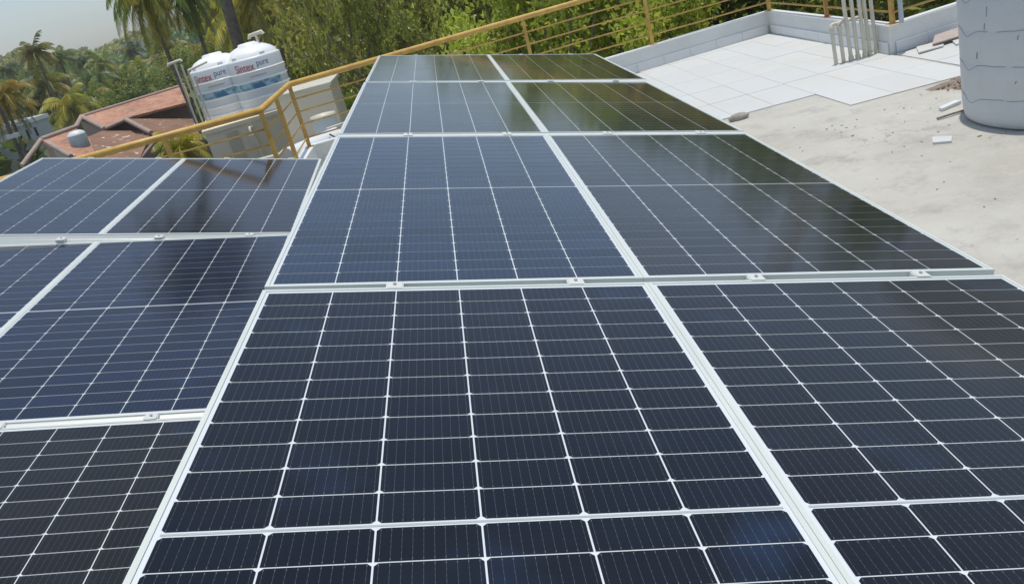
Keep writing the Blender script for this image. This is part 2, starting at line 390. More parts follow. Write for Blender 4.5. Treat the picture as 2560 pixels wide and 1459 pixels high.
for i in range(len(PIN) - 1):
    a, b = Vector(PIN[i]), Vector(PIN[i + 1]); L_ = (b - a).length; t = (b - a) / L_; nrm = Vector((t.y, -t.x))
    k = 0; st_ = 0.06
    while st_ < L_ - .05:
        e_ = min(st_ + .362, L_ - .02)
        q = [a + t * st_, a + t * (e_ - .005)]
        pts = [(q[0].x, q[0].y), (q[1].x, q[1].y), (q[1].x + nrm.x * .012, q[1].y + nrm.y * .012), (q[0].x + nrm.x * .012, q[0].y + nrm.y * .012)]
        s_.prism(pts, .004, .106); st_ = e_; led.prism([(q[0].x, q[0].y), (q[1].x, q[1].y), (q[1].x + nrm.x * .016, q[1].y + nrm.y * .016), (q[0].x + nrm.x * .016, q[0].y + nrm.y * .016)], .107, .113)  # bright strip along the skirting top, a highlight put in as white colour
    pts = [a + t * .055, b - t * .015]
    j_.prism([(pts[0].x, pts[0].y), (pts[1].x, pts[1].y), (pts[1].x + nrm.x * .008, pts[1].y + nrm.y * .008), (pts[0].x + nrm.x * .008, pts[0].y + nrm.y * .008)], .003, .102)
for nm_, mb_, mt_ in (('skirting', s_, 'skirt_tile'), ('ledge_highlight', led, 'rib'), ('grout', j_, 'joint')):
    o = mb_.build(nm_, M[mt_], pw); o.matrix_parent_inverse = Matrix.Translation((-1.1, -10.7, 0))

# ------------------------------------------------------------------ yellow railing
RZ = 1.0
rl = thing('railing', (-1.8, 10.1, .28), 'mustard yellow pipe railing with four thin bars on the roof parapet', 'railing')
RI = Matrix.Translation((1.8, -10.1, -.28))
def rpart(name, mb, mat):
    o = mb.build(name, M[mat], rl); o.matrix_parent_inverse = RI; return o
rpath = [(-6.5, 8.04), (-3.27, 8.02), (-1.77, 8.07), (-1.82, 10.11), (1.74, 10.93), (4.03, 11.20), (4.05, 8.07), (9, 9.28)]
tr = MB(); tr.tube([(x, y, RZ) for x, y in rpath], .032, 16); rpart('top_rail', tr, 'yellow')
for z in (.83, .686, .543, .385):
    b_ = MB(); b_.tube([(x, y, z) for x, y in rpath], .0098, 8); rpart('rail_bar', b_, 'yellow')
posts = [(-5.4, 8.03), (-4.0, 8.02), (-2.66, 8.04), (-1.77, 8.07), (-1.79, 9.02), (-1.82, 10.11), (-.55, 10.40), (.94, 10.745), (2.46, 10.97), (4.03, 11.17), (4.04, 9.5), (4.05, 8.10), (5.9, 8.53), (7.6, 8.93)]
for i, (x, y) in enumerate(posts):
    b_ = MB(); b_.box((-.02, -.02, .282), (.02, .02, RZ - .02), 0, Matrix.Translation((x, y, 0)))
    b_.box((-.05, -.05, .281), (.05, .05, .287), 0, Matrix.Translation((x, y, 0)))
    o = rpart('post', b_, 'rust' if i in (10,) else 'yellow'); bevel(o, .004)
    if i == 10: tag(o, 'rail post in reddish primer')
gp = MB(); gp.tube([(4.10, 8.03, .28), (4.10, 8.03, 1.9)], .022, 12)
tag(gp.build('drain_pipe', M['pvc_grey']), 'pale grey vertical pipe beside the yellow corner post right of the cream pipes', 'pipe')

# ------------------------------------------------------------------ solar panels
W_, L_ = 1.134, 2.278
def frame_mesh():
    mb = MB(); fw = .0115; h = .035; t = .0012
    hx, hy = W_ / 2, L_ / 2
    mb.box((-hx, -hy, -h), (-hx + fw, hy, t)); mb.box((hx - fw, -hy, -h), (hx, hy, t))
    mb.box((-hx + fw, -hy, -h), (hx - fw, -hy + fw, t)); mb.box((-hx + fw, hy - fw, -h), (hx - fw, hy, t))
    return mb.mesh('panel_frame', M['alu'])
def sheet_mesh():
    mb = MB(); hx, hy = W_ / 2 - .0113, L_ / 2 - .0113; z0 = -.0016; z1 = -.0009
    mb.add([(-hx, -hy, z0), (hx, -hy, z0), (hx, hy, z0), (-hx, hy, z0)], [(0, 1, 2, 3)], 0)
    mb.add([(-hx, -hy, -.006), (hx, -hy, -.006), (hx, hy, -.006), (-hx, hy, -.006)], [(3, 2, 1, 0)], 0)
    mb.add([(-hx + .012, -.0028, -.0010), (hx - .012, -.0028, -.0010), (hx - .012, .0028, -.0010), (-hx + .012, .0028, -.0010)], [(0, 1, 2, 3)], 1)
    return mb
def cell_mesh():
    mb = MB(); z = -.0009; py = .09242; ch = .0072
    for c in range(6):
        xa = -3 * PXW + c * PXW + .0018; xb = xa + PXW - .0036
        for s in (-1, 1):
            for r in range(12):
                ya = .0056 + r * py + .0016; yb = ya + py - .0032
                # chamfered outer corners only (half-cut cells)
                if True: pts = [(xa, ya + ch), (xa + ch, ya), (xb - ch, ya), (xb, ya + ch), (xb, yb), (xa, yb)]
                pts = [(x, s * y) for x, y in pts]
                if s < 0: pts = pts[::-1]
                mb.add([(x, y, z) for x, y in pts], [tuple(range(6))], 0)
    return mb
FM = frame_mesh(); SM = sheet_mesh().mesh('backsheet', [M['back'], M['ribbon']]); CM = cell_mesh().mesh('cells', M['cells'])
jb = MB(); jb.box((-.006, -.002, -.0008), (.006, .002, -.0002)); 
ROWS = {'main': [
 ([0.3934, 1.2907, 0.7212], [[0.9672, 0.00458, 0.25397], [0.0015, 0.99972, -0.02373], [-0.25401, 0.02333, 0.96692]]),
 ([0.3976, 3.605, 0.7705], [[0.96792, 0.0002, 0.25124], [0.00448, 0.99983, -0.01809], [-0.2512, 0.01863, 0.96776]]),
 ([0.398, 5.9446, 0.8016], [[0.96779, -0.00474, 0.2517], [0.00636, 0.99996, -0.00559], [-0.25166, 0.00701, 0.96779]]),
 ([0.3945, 8.266, 0.8199], [[0.96989, -0.00331, 0.24351], [0.00399, 0.99999, -0.00231], [-0.2435, 0.00321, 0.9699]])],
 'left': [
 ([-2.2053, 1.7502, 0.7246], [[0.96944, -0.03485, 0.24283], [0.03775, 0.99926, -0.0073], [-0.2424, 0.01624, 0.97004]]),
 ([-2.2794, 4.0589, 0.7606], [[0.97006, -0.03558, 0.24026], [0.03828, 0.99925, -0.00657], [-0.23985, 0.01557, 0.97069]]),
 ([-2.3477, 6.3788, 0.8205], [[0.96191, -0.03609, 0.27097], [0.03788, 0.99928, -0.00138], [-0.27073, 0.0116, 0.96259]])]}
LBL = {('main', 0): ('nearest row of the right array', 'beside the camera'), ('main', 1): ('second row of the right array', ''),
       ('main', 2): ('third row of the right array', ''), ('main', 3): ('farthest row of the right array', '')}
PL = {('main', 0, -1): 'nearest dark solar panel at the bottom centre, left half of the right array',
      ('main', 0, 1): 'nearest dark solar panel at the bottom right, low side of the right array',
      ('main', 1, -1): 'blue sky-reflecting solar panel, second from the front in the left column of the right array',
      ('main', 1, 1): 'grey-green solar panel beside the concrete, second from the front in the right column',
      ('main', 2, -1): 'grey sky-reflecting solar panel, third from the front in the left column of the right array',
      ('main', 2, 1): 'olive reflecting solar panel, third from the front in the right column by the roof tiles',
      ('main', 3, -1): 'farthest solar panel mirroring the yellow rail, left column of the right array',
      ('main', 3, 1): 'farthest solar panel mirroring green leaves, right column next to the parapet',
      ('left', 0, 1): 'blackish solar panel at the lower left corner, nearest of the lower left array',
      ('left', 1, 1): 'deep blue solar panel in the middle of the left array, beside the right array',
      ('left', 1, -1): 'blue solar panel cut by the left picture edge, middle row of the left array',
      ('left', 2, 1): 'far solar panel of the left array mirroring a palm and railing posts',
      ('left', 2, -1): 'far left solar panel of the left array, below the red tiled roofs',
      ('left', 0, -1): 'near solar panel at the far lower left, mostly outside the picture'}
CTINT = {('main', 0, -1): (.002, .004, .008), ('main', 0, 1): (.003, .004, .006), ('main', 1, -1): (.012, .024, .050), ('main', 1, 1): (.013, .014, .016),  # cell tone per panel; the blues paint reflected sky into the base colour
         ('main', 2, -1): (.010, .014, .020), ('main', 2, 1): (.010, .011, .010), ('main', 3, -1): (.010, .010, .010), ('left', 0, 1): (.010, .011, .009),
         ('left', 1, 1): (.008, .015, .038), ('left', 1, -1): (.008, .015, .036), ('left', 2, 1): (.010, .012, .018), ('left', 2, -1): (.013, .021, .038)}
def rowmat(pos, rot):
    m = Matrix([[*rot[i], pos[i]] for i in range(3)] + [[0, 0, 0, 1]]); return m
CLX = {-1: (-.755 + W_ / 2 + .003, -.215 + W_ / 2 + .003), 1: (.345 - W_ / 2 - .003, .875 - W_ / 2 - .003)}
for arr in ('main', 'left'):
    mounts = {}
    for r, (pos, rot) in enumerate(ROWS[arr]):
        Mr = rowmat(pos, rot)
        for s in (-1, 1):
            if (arr, r, s) == ('left', 0, -1): continue
            mp_ = Mr @ Matrix.Translation((s * (W_ / 2 + .0006), 0, 0))
            t = link(bpy.data.objects.new('solar_panel', None)); t.matrix_world = mp_; t.empty_display_size = .2
            tag(t, PL[(arr, r, s)], 'solar panel', 'solar panels on the roof')
            for nm_, me_ in (('frame', FM), ('backsheet', SM), ('cells', CM)):
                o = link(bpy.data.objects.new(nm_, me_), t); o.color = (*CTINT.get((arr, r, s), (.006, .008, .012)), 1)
    # mounting structure: rails along the array under the panels, legs, clamps in the row gaps
    p0, r0 = ROWS[arr][0]; pe, re_ = ROWS[arr][-1]
    lab = 'aluminium mounting frame with clamps holding the ' + ('large right array of eight panels' if arr == 'main' else 'lower left array of panels')
    mt = thing('panel_mount', (p0[0], p0[1], 0), lab, 'mounting frame')
    MI = Matrix.Translation((-p0[0], -p0[1], 0))
    def mpart(name, mb, mat):
        o = mb.build(name, mat, mt); o.matrix_parent_inverse = MI; return o
    A0, AE = rowmat(p0, r0), rowmat(pe, re_)
    for s in (-1, 1):
        for cx in CLX[s]:
            x = cx + s * (W_ / 2 + .003)
            pa = A0 @ Vector((x, -1.15, -.058)); pb = AE @ Vector((x, 1.12, -.058))
            mids = [rowmat(*q) @ Vector((x, 0, -.060)) for q in ROWS[arr]]
            b_ = MB(); b_.tube([pa] + mids + [pb], .019, 4); mpart('rail', b_, M['alu_dark'])
    for r in range(len(ROWS[arr])):
        Mr = rowmat(*ROWS[arr][r])
        for y in (-.95, .75):
            b_ = MB(); b_.tube([Mr @ Vector((-1.12, y, -.095)), Mr @ Vector((1.12, y, -.095))], .018, 4); mpart('cross_beam', b_, M['alu_dark'])
            for x in (-1.0, 1.0):
                q = Mr @ Vector((x, y, -.10)); b_ = MB(); b_.box((-.02, -.02, .01), (.02, .02, q.z), 0, Matrix.Translation((q.x, q.y, 0)))
                b_.box((-.07, -.07, 0.001), (.07, .07, .01), 0, Matrix.Translation((q.x, q.y, 0))); mpart('leg', b_, M['alu_dark'])
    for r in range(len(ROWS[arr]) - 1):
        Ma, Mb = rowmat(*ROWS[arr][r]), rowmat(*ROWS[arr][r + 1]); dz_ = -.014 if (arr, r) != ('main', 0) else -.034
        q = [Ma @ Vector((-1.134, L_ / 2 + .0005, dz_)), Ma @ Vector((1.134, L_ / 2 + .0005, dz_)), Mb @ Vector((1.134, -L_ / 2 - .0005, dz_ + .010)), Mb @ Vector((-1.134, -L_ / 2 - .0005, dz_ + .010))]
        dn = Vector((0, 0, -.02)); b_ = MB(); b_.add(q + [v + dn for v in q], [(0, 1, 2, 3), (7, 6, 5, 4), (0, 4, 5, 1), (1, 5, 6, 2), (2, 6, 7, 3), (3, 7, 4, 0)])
        mpart('added_gap_filler', b_, M['clamp'])  # added pale filler, stands in for brightly lit frame sides in the row gap
    # clamps
    for r in range(len(ROWS[arr])):
        Mr = rowmat(*ROWS[arr][r]); nxt = rowmat(*ROWS[arr][r + 1]) if r + 1 < len(ROWS[arr]) else None
        for s in (-1, 1):
            for cx in CLX[s]:
                x = cx + s * (W_ / 2 + .003)
                a = Mr @ Vector((x, L_ / 2, 0))
                if nxt is not None:
                    b = nxt @ Vector((x, -L_ / 2, 0)); c = (a + b) / 2
                    T = Mr.to_3x3().to_4x4(); T.translation = c; wd = (b - a).length / 2
                else:
                    T = Mr.to_3x3().to_4x4(); T.translation = a + T.to_3x3() @ Vector((0, .006, 0)); wd = .008
                b_ = MB()
                b_.box((-.022, -wd - .007, .0016), (.022, wd + .007, .004), 0, T); b_.box((-.026, -wd * .9, -.05), (.026, wd * .9, .0016), 0, T)
                o = mpart('clamp', b_, M['clamp']); bevel(o, .0012)
                b_ = MB(); pp = [T @ Vector((0, 0, .0056)), T @ Vector((0, 0, .0095))]; b_.tube(pp, .0055, 6)
                bo = b_.build('bolt', M['bolt'], o)
                # the clamp's parent is the empty; keep the bolt where it was built
                bo.matrix_parent_inverse = Matrix.Identity(4)

# ------------------------------------------------------------------ small things on the roof
def tube_obj(name, pts, r, mat, label, cat, group=None, n=12):
    b_ = MB(); b_.tube(pts, r, n); return tag(b_.build(name, M[mat]), label, cat, group)
# cream pipes: five tall ones rising past the parapet and two short ones with an elbow run
pbase = [(3.71, 8.28), (3.775, 8.275), (3.84, 8.265), (3.895, 8.28), (3.975, 8.31)]
tops = [(-.045, .02), (-.035, .01), (-.03, 0), (-.03, .01), (-.045, -.02)]
pl5 = ['leftmost tall cream pipe of the upright bundle, beside the two short ones', 'second tall cream pipe from the left in the upright bundle',
       'middle tall cream pipe in the upright bundle by the parapet corner', 'fourth tall cream pipe from the left in the upright bundle',
       'rightmost tall cream pipe of the upright bundle, nearest the grey skirting']
for (x, y), (dx, dy), l_ in zip(pbase, tops, pl5):
    t = thing('water_pipe', (x, y, 0), l_, 'pipe', 'cream water pipes rising at the parapet corner')
    b_ = MB(); b_.tube([(0, 0, 0), (dx * .3, dy * .3, .5), (dx, dy, 2.3)], .0185, 12); b_.build('pipe', M['pvc'], t)
    b_ = MB(); b_.tube([(0, 0, .004), (0, 0, .05)], .025, 12); b_.build('coupling', M['pvc'], t)
for k, ((x, y), l_) in enumerate(zip([(3.56, 8.28), (3.635, 8.28)], ['leftmost short cream pipe with an elbow on top', 'second short cream pipe with an elbow, next to the tall pipes'])):
    t = thing('short_pipe', (x, y, 0), l_, 'pipe', 'short cream pipes with elbows')
    b_ = MB(); b_.tube([(0, 0, 0), (-.01, 0, .355), (-.005, .012, .375), (.02, .02, .383), (.30 - .07 * k, .03, .383)], .018, 12); b_.build('pipe', M['pvc'], t)
    b_ = MB(); b_.tube([(-.008, 0, .31), (-.01, 0, .36)], .024, 12); b_.build('elbow', M['pvc'], t)
# slab of dirt at the pipe feet
# big pale water tank at right
tc_ = (3.84, 5.32)
gz = [.19, .40, .61, .82, 1.03, 1.24]
def tank_r(r, z, a):
    # a = 0 along +x ; camera-facing left limb is near 210 deg
    rr = r + .0015 * math.sin(3 * a + z * 5) + .001 * math.sin(7 * a - z * 3)
    return rr
bt = thing('water_tank', (*tc_, 0), 'large pale grey round water tank with dark cracks at the right edge', 'water tank')
prof = [(.640, .004), (.662, .02), (.670, .06), (.674, .12)]
z = .17
for k, gzk in enumerate(gz):
    prof += [(.674, gzk - .06), (.674, gzk - .010), (.6715, gzk), (.674, gzk + .010)]
prof += [(.674, 1.42), (.665, 1.48), (.62, 1.53), (.40, 1.60), (.25, 1.62), (.25, 1.66), (.02, 1.67)]
b_ = MB(); b_.lathe(prof, 96, (0, 0, 0), 0, tank_r); b_.build('tank_body', M['ptank'], bt)
# crack / joint lines that follow the rings, dipping beside the left limb
ck = MB(); random.seed(11)
def dip(a): 
    d = math.degrees(a) % 360
    v = -.045 * math.exp(-((d - 172) / 6.5) ** 2) 
    return v
def ckline(z0, a0, a1, wid=.0035):
    pts = []; n = int(abs(a1 - a0) / 1.2) + 2
    jj = 0
    for i in range(n):
        a = a0 + (a1 - a0) * i / (n - 1); jj += random.uniform(-.0022, .0022); jj *= .9
        r_ = tank_r(.6742, z0, R(a)) + .0003
        zz = z0 + dip(R(a)) + jj; pts.append((r_ * math.cos(R(a)), r_ * math.sin(R(a)), zz))
    ck.tube(pts, wid, 5)
for zz, segs in zip(gz, [[(150, 198), (200, 262)], [(150, 200), (204, 226), (232, 250)], [(152, 190), (196, 214), (219, 243)], [(150, 188), (193, 221)], [(150, 232)], [(150, 240)]]):
    for a0, a1 in segs: ckline(zz, a0, a1, .0014)
for a, z0, z1 in ((190, .70, .76), (188, .62, .66), (181, .44, .48), (207, .56, .585), (205, .30, .312), (214, .10, .115)):
    r_ = .676; ck.tube([(r_ * math.cos(R(a)), r_ * math.sin(R(a)), z0), (r_ * math.cos(R(a + .6)), r_ * math.sin(R(a + .6)), z1)], .003, 5)
ck.build('crack_lines', M['crack'], bt)
# loose flat tile
def slab(name, pts, z, th, mat, label, cat, group=None, tilt=None):
    b_ = MB(); n = len(pts); v = [(x, y, z + (tilt(x, y) if tilt else 0)) for x, y in pts] + [(x, y, z + th + (tilt(x, y) if tilt else 0)) for x, y in pts]
    b_.add(v, [tuple(reversed(range(n))), tuple(range(n, 2 * n))] + [(i, (i + 1) % n, n + (i + 1) % n, n + i) for i in range(n)])
    return tag(b_.build(name, M[mat]), label, cat, group)
slab('loose_tile', [(2.80, 5.22), (2.885, 5.155), (2.945, 5.25), (2.86, 5.335)], .001, .014, 'tile', 'small square white tile lying alone on the concrete near the round tank', 'tile')
slab('loose_tile', [(4.10, 7.77), (4.35, 7.80), (4.50, 8.06), (4.22, 8.03)], .010, .012, 'tile', 'white tile lying flat against the parapet under the brown one', 'tile', tilt=lambda x, y: .02 * (4.5 - x))
slab('loose_tile', [(4.28, 7.86), (4.62, 7.90), (4.80, 8.16), (4.44, 8.10)], .038, .012, 'brown_tile', 'dusty brown tile leaning on the white ones by the parapet', 'tile', tilt=lambda x, y: .10 * (y - 7.85))
slab('loose_tile', [(4.42, 7.72), (4.85, 7.78), (4.95, 8.0), (4.5, 7.93)], .012, .012, 'tile', 'white tile half behind the round tank beside the parapet', 'tile', tilt=lambda x, y: .02 * (y - 7.7))
# stone
def lump(name, c, sx, sy, sz, rz, mat, label, cat, group=None, seed=0, n=14):
    rnd = random.Random(seed); b_ = MB(); prof = []
    v = []; m_ = 8
    for i in range(m_ + 1):
        th = math.pi * i / m_
        for k in range(n):
            a = 2 * math.pi * k / n; q = 1 + .16 * math.sin(2 * a + seed) * math.sin(th) + rnd.uniform(-.06, .06)
            x, y, z_ = math.sin(th) * math.cos(a) * sx * q, math.sin(th) * math.sin(a) * sy * q, -math.cos(th) * sz * (1 + .05 * math.sin(3 * a))
            v.append((x * math.cos(rz) - y * math.sin(rz), x * math.sin(rz) + y * math.cos(rz), max(z_, -sz * .6)))
    b_.add(v, [(i * n + k, i * n + (k + 1) % n, (i + 1) * n + (k + 1) % n, (i + 1) * n + k) for i in range(m_) for k in range(n)], 0, True)
    o = b_.build(name, M[mat], None, c); return tag(o, label, cat, group)
lump('stone', (2.215, 7.185, .022), .085, .040, .036, R(12), 'stone', 'elongated grey-brown stone lying at the edge of the white tiles', 'stone', seed=3)
# gravel heap and scraps behind the tank
hp = MB(); rnd = random.Random(5)
hv = [(0, 0, .085)]; 
for ring in range(1, 7):
    for k in range(24):
        a = 2 * math.pi * k / 24; q = ring / 6; rr = q * (.36 + .07 * math.sin(3 * a) + .05 * math.sin(5 * a + 1))
        hv.append((rr * math.cos(a), rr * math.sin(a) * .8, max(.0, .085 * (1 - q ** 1.3)) + rnd.uniform(-.007, .012) * (1 if ring < 6 else 0)))
hf = [(0, 1 + k, 1 + (k + 1) % 24) for k in range(24)] + [(1 + (r_ - 1) * 24 + k, 1 + r_ * 24 + k, 1 + r_ * 24 + (k + 1) % 24, 1 + (r_ - 1) * 24 + (k + 1) % 24) for r_ in range(1, 6) for k in range(24)]
hp.add(hv, hf, 0, True)
for i in range(160):
    a = rnd.uniform(0, 6.28); q = rnd.random() ** .6; x, y = .38 * q * math.cos(a), .31 * q * math.sin(a); s = rnd.uniform(.004, .011)
    hp.box((x - s, y - s, max(0, .085 * (1 - q))), (x + s, y + s * .8, max(0, .085 * (1 - q)) + s * 1.5))
hpo = hp.build('gravel_heap', M['gravel'], None, (3.82, 6.42, .001)); hpo.scale = (.8, .7, .65)
tag(hpo, 'low heap of reddish brown gravel between the white tiles and the round tank', 'gravel', kind='stuff')
slab('white_scrap', [(3.23, 5.865), (3.235, 5.915), (3.40, 5.99), (3.41, 5.935)], (.004), .02, 'white_plastic', 'short white offcut lying at the left foot of the round tank', 'scrap')
tube_obj('stick', [(3.10, 5.70, .012), (3.2, 5.705, .016), (3.32, 5.73, .012)], .008, 'stick', 'thin dark stick poking out from under the round tank', 'stick', n=6)
# pebbles and chips scattered over the concrete
db = MB(); rnd = random.Random(21)
for i in range(110):
    x = rnd.uniform(1.7, 3.6); y = rnd.uniform(3.0, 7.2)
    if y > 6.6 and x > 2.9: continue
    if math.hypot(x - tc_[0], y - tc_[1]) < .72: continue
    if rnd.random() < .45: x = rnd.gauss(2.75, .35); y = rnd.gauss(5.9, .35)
    s = rnd.uniform(.002, .006) * (1.8 if rnd.random() < .06 else 1); mi = 0 if rnd.random() < .7 else 1
    T = Matrix.Translation((x, y, 0)) @ Matrix.Rotation(rnd.uniform(0, 3), 4, 'Z')
    db.box((-s, -s * rnd.uniform(.4, 1), .0005), (s * rnd.uniform(.6, 2.2), s * .6, s * rnd.uniform(.5, 1.1)), mi, T)
tag(db.build('pebble_litter', [M['chip'], M['chip2']]), 'tiny pebbles and cement chips scattered on the concrete', 'litter', kind='stuff')

# ------------------------------------------------------------------ things beyond the railing
def text_on_cylinder(txt, size, r, a_mid, z, mat, name, parent, bold=0.0):
    cu = bpy.data.curves.new('t', 'FONT'); cu.body = txt; cu.size = size; cu.align_x = 'CENTER'; cu.offset = bold * .3; cu.extrude = 0
    ob = bpy.data.objects.new('t', cu); sc.collection.objects.link(ob)
    bpy.context.view_layer.update()
    me = bpy.data.meshes.new_from_object(ob.evaluated_get(bpy.context.evaluated_depsgraph_get()))
    bpy.data.objects.remove(ob)
    import bmesh
    bm = bmesh.new(); bm.from_mesh(me); bmesh.ops.subdivide_edges(bm, edges=[e for e in bm.edges if e.calc_length() > size * .1], cuts=2)
    for v in bm.verts:
        a = a_mid + v.co.x * .80 / r; zz = z + v.co.y; v.co = Vector((r * math.cos(a), r * math.sin(a), zz))
    bm.normal_update(); bm.to_mesh(me); bm.free()
    me.materials.clear(); me.materials.append(mat); me.name = name
    return link(bpy.data.objects.new(name, me), parent)
def plastic_tank(loc, label, face, scale=1.0):
    t = thing('water_tank', loc, label, 'water tank', 'white plastic water tanks on the cream block')
    R0 = .53 * scale; H = 1.02 * scale
    prof = [(R0 * .96, 0), (R0, .03)]
    ribs = [.14, .30, .46, .62, .79]
    b_ = MB(); b_.lathe([(R0 * .97, 0), (R0, .03), (R0, H), (R0 * .985, H + .02), (R0 * .93, H + .035)], 64); b_.build('tank_body', M['white_plastic'], t)
    for z_ in ribs:
        z_ *= scale; b_ = MB(); b_.lathe([(R0 - .004, z_ - .024), (R0 + .022, z_ - .006), (R0 + .024, z_ + .008), (R0 - .004, z_ + .020)], 64); b_.build('rib', M['rib'], t)
    b_ = MB(); b_.lathe([(R0 * .91, H + .034), (R0 * .86, H + .10), (R0 * .72, H + .165), (R0 * .50, H + .21), (R0 * .38, H + .222), (R0 * .36, H + .255), (R0 * .31, H + .27), (.02, H + .275)], 48); lid = b_.build('dome', M['rib'], t)
    for k in range(5):
        a = 2 * math.pi * k / 5 + face + .75
        b_ = MB(); T = Matrix.Translation((R0 * .80 * math.cos(a), R0 * .80 * math.sin(a), H + .02)) @ Matrix.Rotation(a, 4, 'Z')
        b_.box((-.12 * scale, -.055, 0), (.06 * scale, .055, .075), 0, T); o = b_.build('lug', M['rib'], t); bevel(o, .012)
    # blue label band
    b_ = MB(); n = 28; a0, a1 = face - 1.25, face + 1.15; v = []
    for k in range(n + 1):
        a = a0 + (a1 - a0) * k / n
        for z_ in (.475, .605): v.append(((R0 + .006) * math.cos(a), (R0 + .006) * math.sin(a), z_ * scale))
    b_.add(v, [(2 * k, 2 * k + 2, 2 * k + 3, 2 * k + 1) for k in range(n)], 0, True); b_.build('label_band', M['band'], t)
    text_on_cylinder('Sintex', .205 * scale, R0 + .010, face - .10, .825 * scale, M['red_ink'], 'red_lettering', t, .006)
    text_on_cylinder('pure', .165 * scale, R0 + .010, face + .60, .875 * scale, M['blue_ink'], 'blue_lettering', t)
    b_ = MB(); a = face + .02; rr_ = random.Random(4)              # line of print too small to read
    while a < face + .62:
        da = rr_.uniform(.012, .03); v = [((R0 + .008) * math.cos(q), (R0 + .008) * math.sin(q), z_ * scale) for q in (a, a + da) for z_ in (.695, .695 + rr_.uniform(.018, .03))]
        b_.add(v, [(0, 2, 3, 1)]); a += da + rr_.uniform(.006, .02)
    b_.build('small_print', M['pink_ink'], t)
    return t
TB = .06
plastic_tank((-3.74, 18.02, TB), 'white ribbed plastic water tank in front, with red and blue lettering, nearer the yellow rail', -math.pi / 2 - .14)
plastic_tank((-4.56, 18.30, TB), 'white ribbed plastic water tank half hidden on the left, next to the cream pipes', -math.pi / 2 - .30)
plastic_tank((-4.02, 19.2, TB), 'white plastic water tank at the back, only its dome showing between the front two', -math.pi / 2 - .14)
bl_ = thing('tank_block', (-4.1, 18.6, -8), 'tall cream masonry block carrying the three white water tanks', 'masonry block')
T = Matrix.Rotation(R(12), 4, 'Z')
b_ = MB(); b_.box((-1.10, -1.28, 0), (1.25, 1.5, 8.04), 0, T); b_.build('wall', M['cream'], bl_)
b_ = MB(); b_.box((-1.14, -1.32, 7.98), (1.29, 1.55, 8.058), 0, T); b_.build('top_slab', M['cream'], bl_)
b_ = MB(); b_.box((-.72, -1.30, 0), (-.50, -1.281, 7.9), 0, T); b_.build('pilaster', M['cream_dark'], bl_)
# service pipe with tap on the block face
t = thing('service_pipe', (-4.05, 17.22, 0), 'cream service pipe with an elbow running down the cream block wall', 'pipe')
b_ = MB(); b_.tube([(.0, .05, -.12), (-.02, -.03, -.10), (-.03, -.05, -.18), (.0, -.05, -.30), (.06, -.05, -1.6)], .028, 10); b_.build('pipe', M['pvc'], t)
b_ = MB(); b_.box((-.08, -.09, -.42), (.02, -.02, -.24)); b_.build('meter_box', M['pvc'], t)
# upright vents left of the tanks
for k, (x, y, h, l_) in enumerate([(-5.04, 17.36, 1.32, 'leftmost thin cream vent pipe with a cross piece left of the white tanks'),
                                   (-4.93, 17.36, 1.26, 'thin cream pipe between the vent and the branch pipe'),
                                   (-4.86, 17.40, 1.12, 'cream pipe whose top branches over to the left white tank'),
                                   (-4.80, 17.44, .98, 'shortest cream pipe touching the left white tank')]):
    t = thing('vent_pipe', (x, y, .058), l_, 'pipe', 'thin cream pipes left of the white tanks')
    b_ = MB(); b_.tube([(0, 0, 0), (0, 0, h)], .019, 8); b_.build('pipe', M['pvc'], t)
    if k == 0: b_ = MB(); b_.tube([(-.13, 0, h - .04), (-.12, 0, h), (.13, 0, h + .02), (.14, 0, h - .01)], .028, 8); b_.build('cross_piece', M['pvc'], t)
    if k == 2: b_ = MB(); b_.tube([(0, 0, h), (.33, .25, h + .06)], .022, 8); b_.build('branch', M['pvc'], t)
t = thing('vent_pipe', (-3.60, 18.3, 1.15), 'white T-shaped air vent standing above the front water tank', 'vent pipe')
b_ = MB(); b_.tube([(0, 0, 0), (0, 0, .33)], .03, 8); b_.build('pipe', M['pvc'], t)
b_ = MB(); b_.tube([(-.14, 0, .27), (-.13, 0, .33), (.13, 0, .35), (.14, 0, .30)], .042, 8); b_.build('cross_piece', M['pvc'], t)
# solar heater cylinder, drum and boxes just below the rail corner
t = thing('heater_drum', (-2.42, 13.35, -.26), 'white horizontal heater cylinder with grey end cap below the railing corner', 'heater tank')
dx = Vector((.62, .78, .0)).normalized()
b_ = MB(); b_.tube([-dx * .42, dx * .62], .19, 28); b_.build('cylinder', M['white_plastic'], t)
b_ = MB(); b_.tube([-dx * .455, -dx * .421], .195, 28); b_.build('end_cap', M['grey_plaster'], t)
b_ = MB(); b_.tube([-dx * .47, -dx * .50], .03, 12); b_.build('port', M['dark_void'], t)
b_ = MB(); b_.tube([-dx * .40 + Vector((0, 0, .19)), -dx * .46 + Vector((-.1, 0, .13))], .018, 8); b_.build('fitting', M['pvc'], t)
b_ = MB(); 
for q in (-.25, .45): b_.box((dx.x * q - .02, dx.y * q - .14, -.62), (dx.x * q + .02, dx.y * q + .14, -.14))
b_.build('stand', M['alu_dark'], t)
t = thing('plastic_drum', (-2.30, 14.85, -.55), 'white plastic drum with a cream lid behind the heater cylinder', 'drum')
b_ = MB(); b_.lathe([(.19, 0), (.205, .05), (.205, .50), (.20, .56)], 32); b_.build('drum_body', M['house_white'], t)
b_ = MB(); b_.lathe([(.215, .56), (.215, .60), (.02, .625)], 32); b_.build('lid', M['pvc'], t)
t = thing('stair_box', (-2.55, 15.9, -8), 'pale masonry box beside the white tanks behind the rail corner', 'masonry block')
b_ = MB(); b_.box((-.55, -.4, 0), (.42, .9, 8.42)); b_.build('wall', M['cream'], t)
b_ = MB(); b_.box((-.59, -.44, 8.42), (.46, .94, 8.47)); b_.build('top_slab', M['pvc'], t)
t = thing('side_wing', (-3.6, 13.0, -8), 'lower pale roof wing carrying the heater cylinder beyond the railing', 'building')
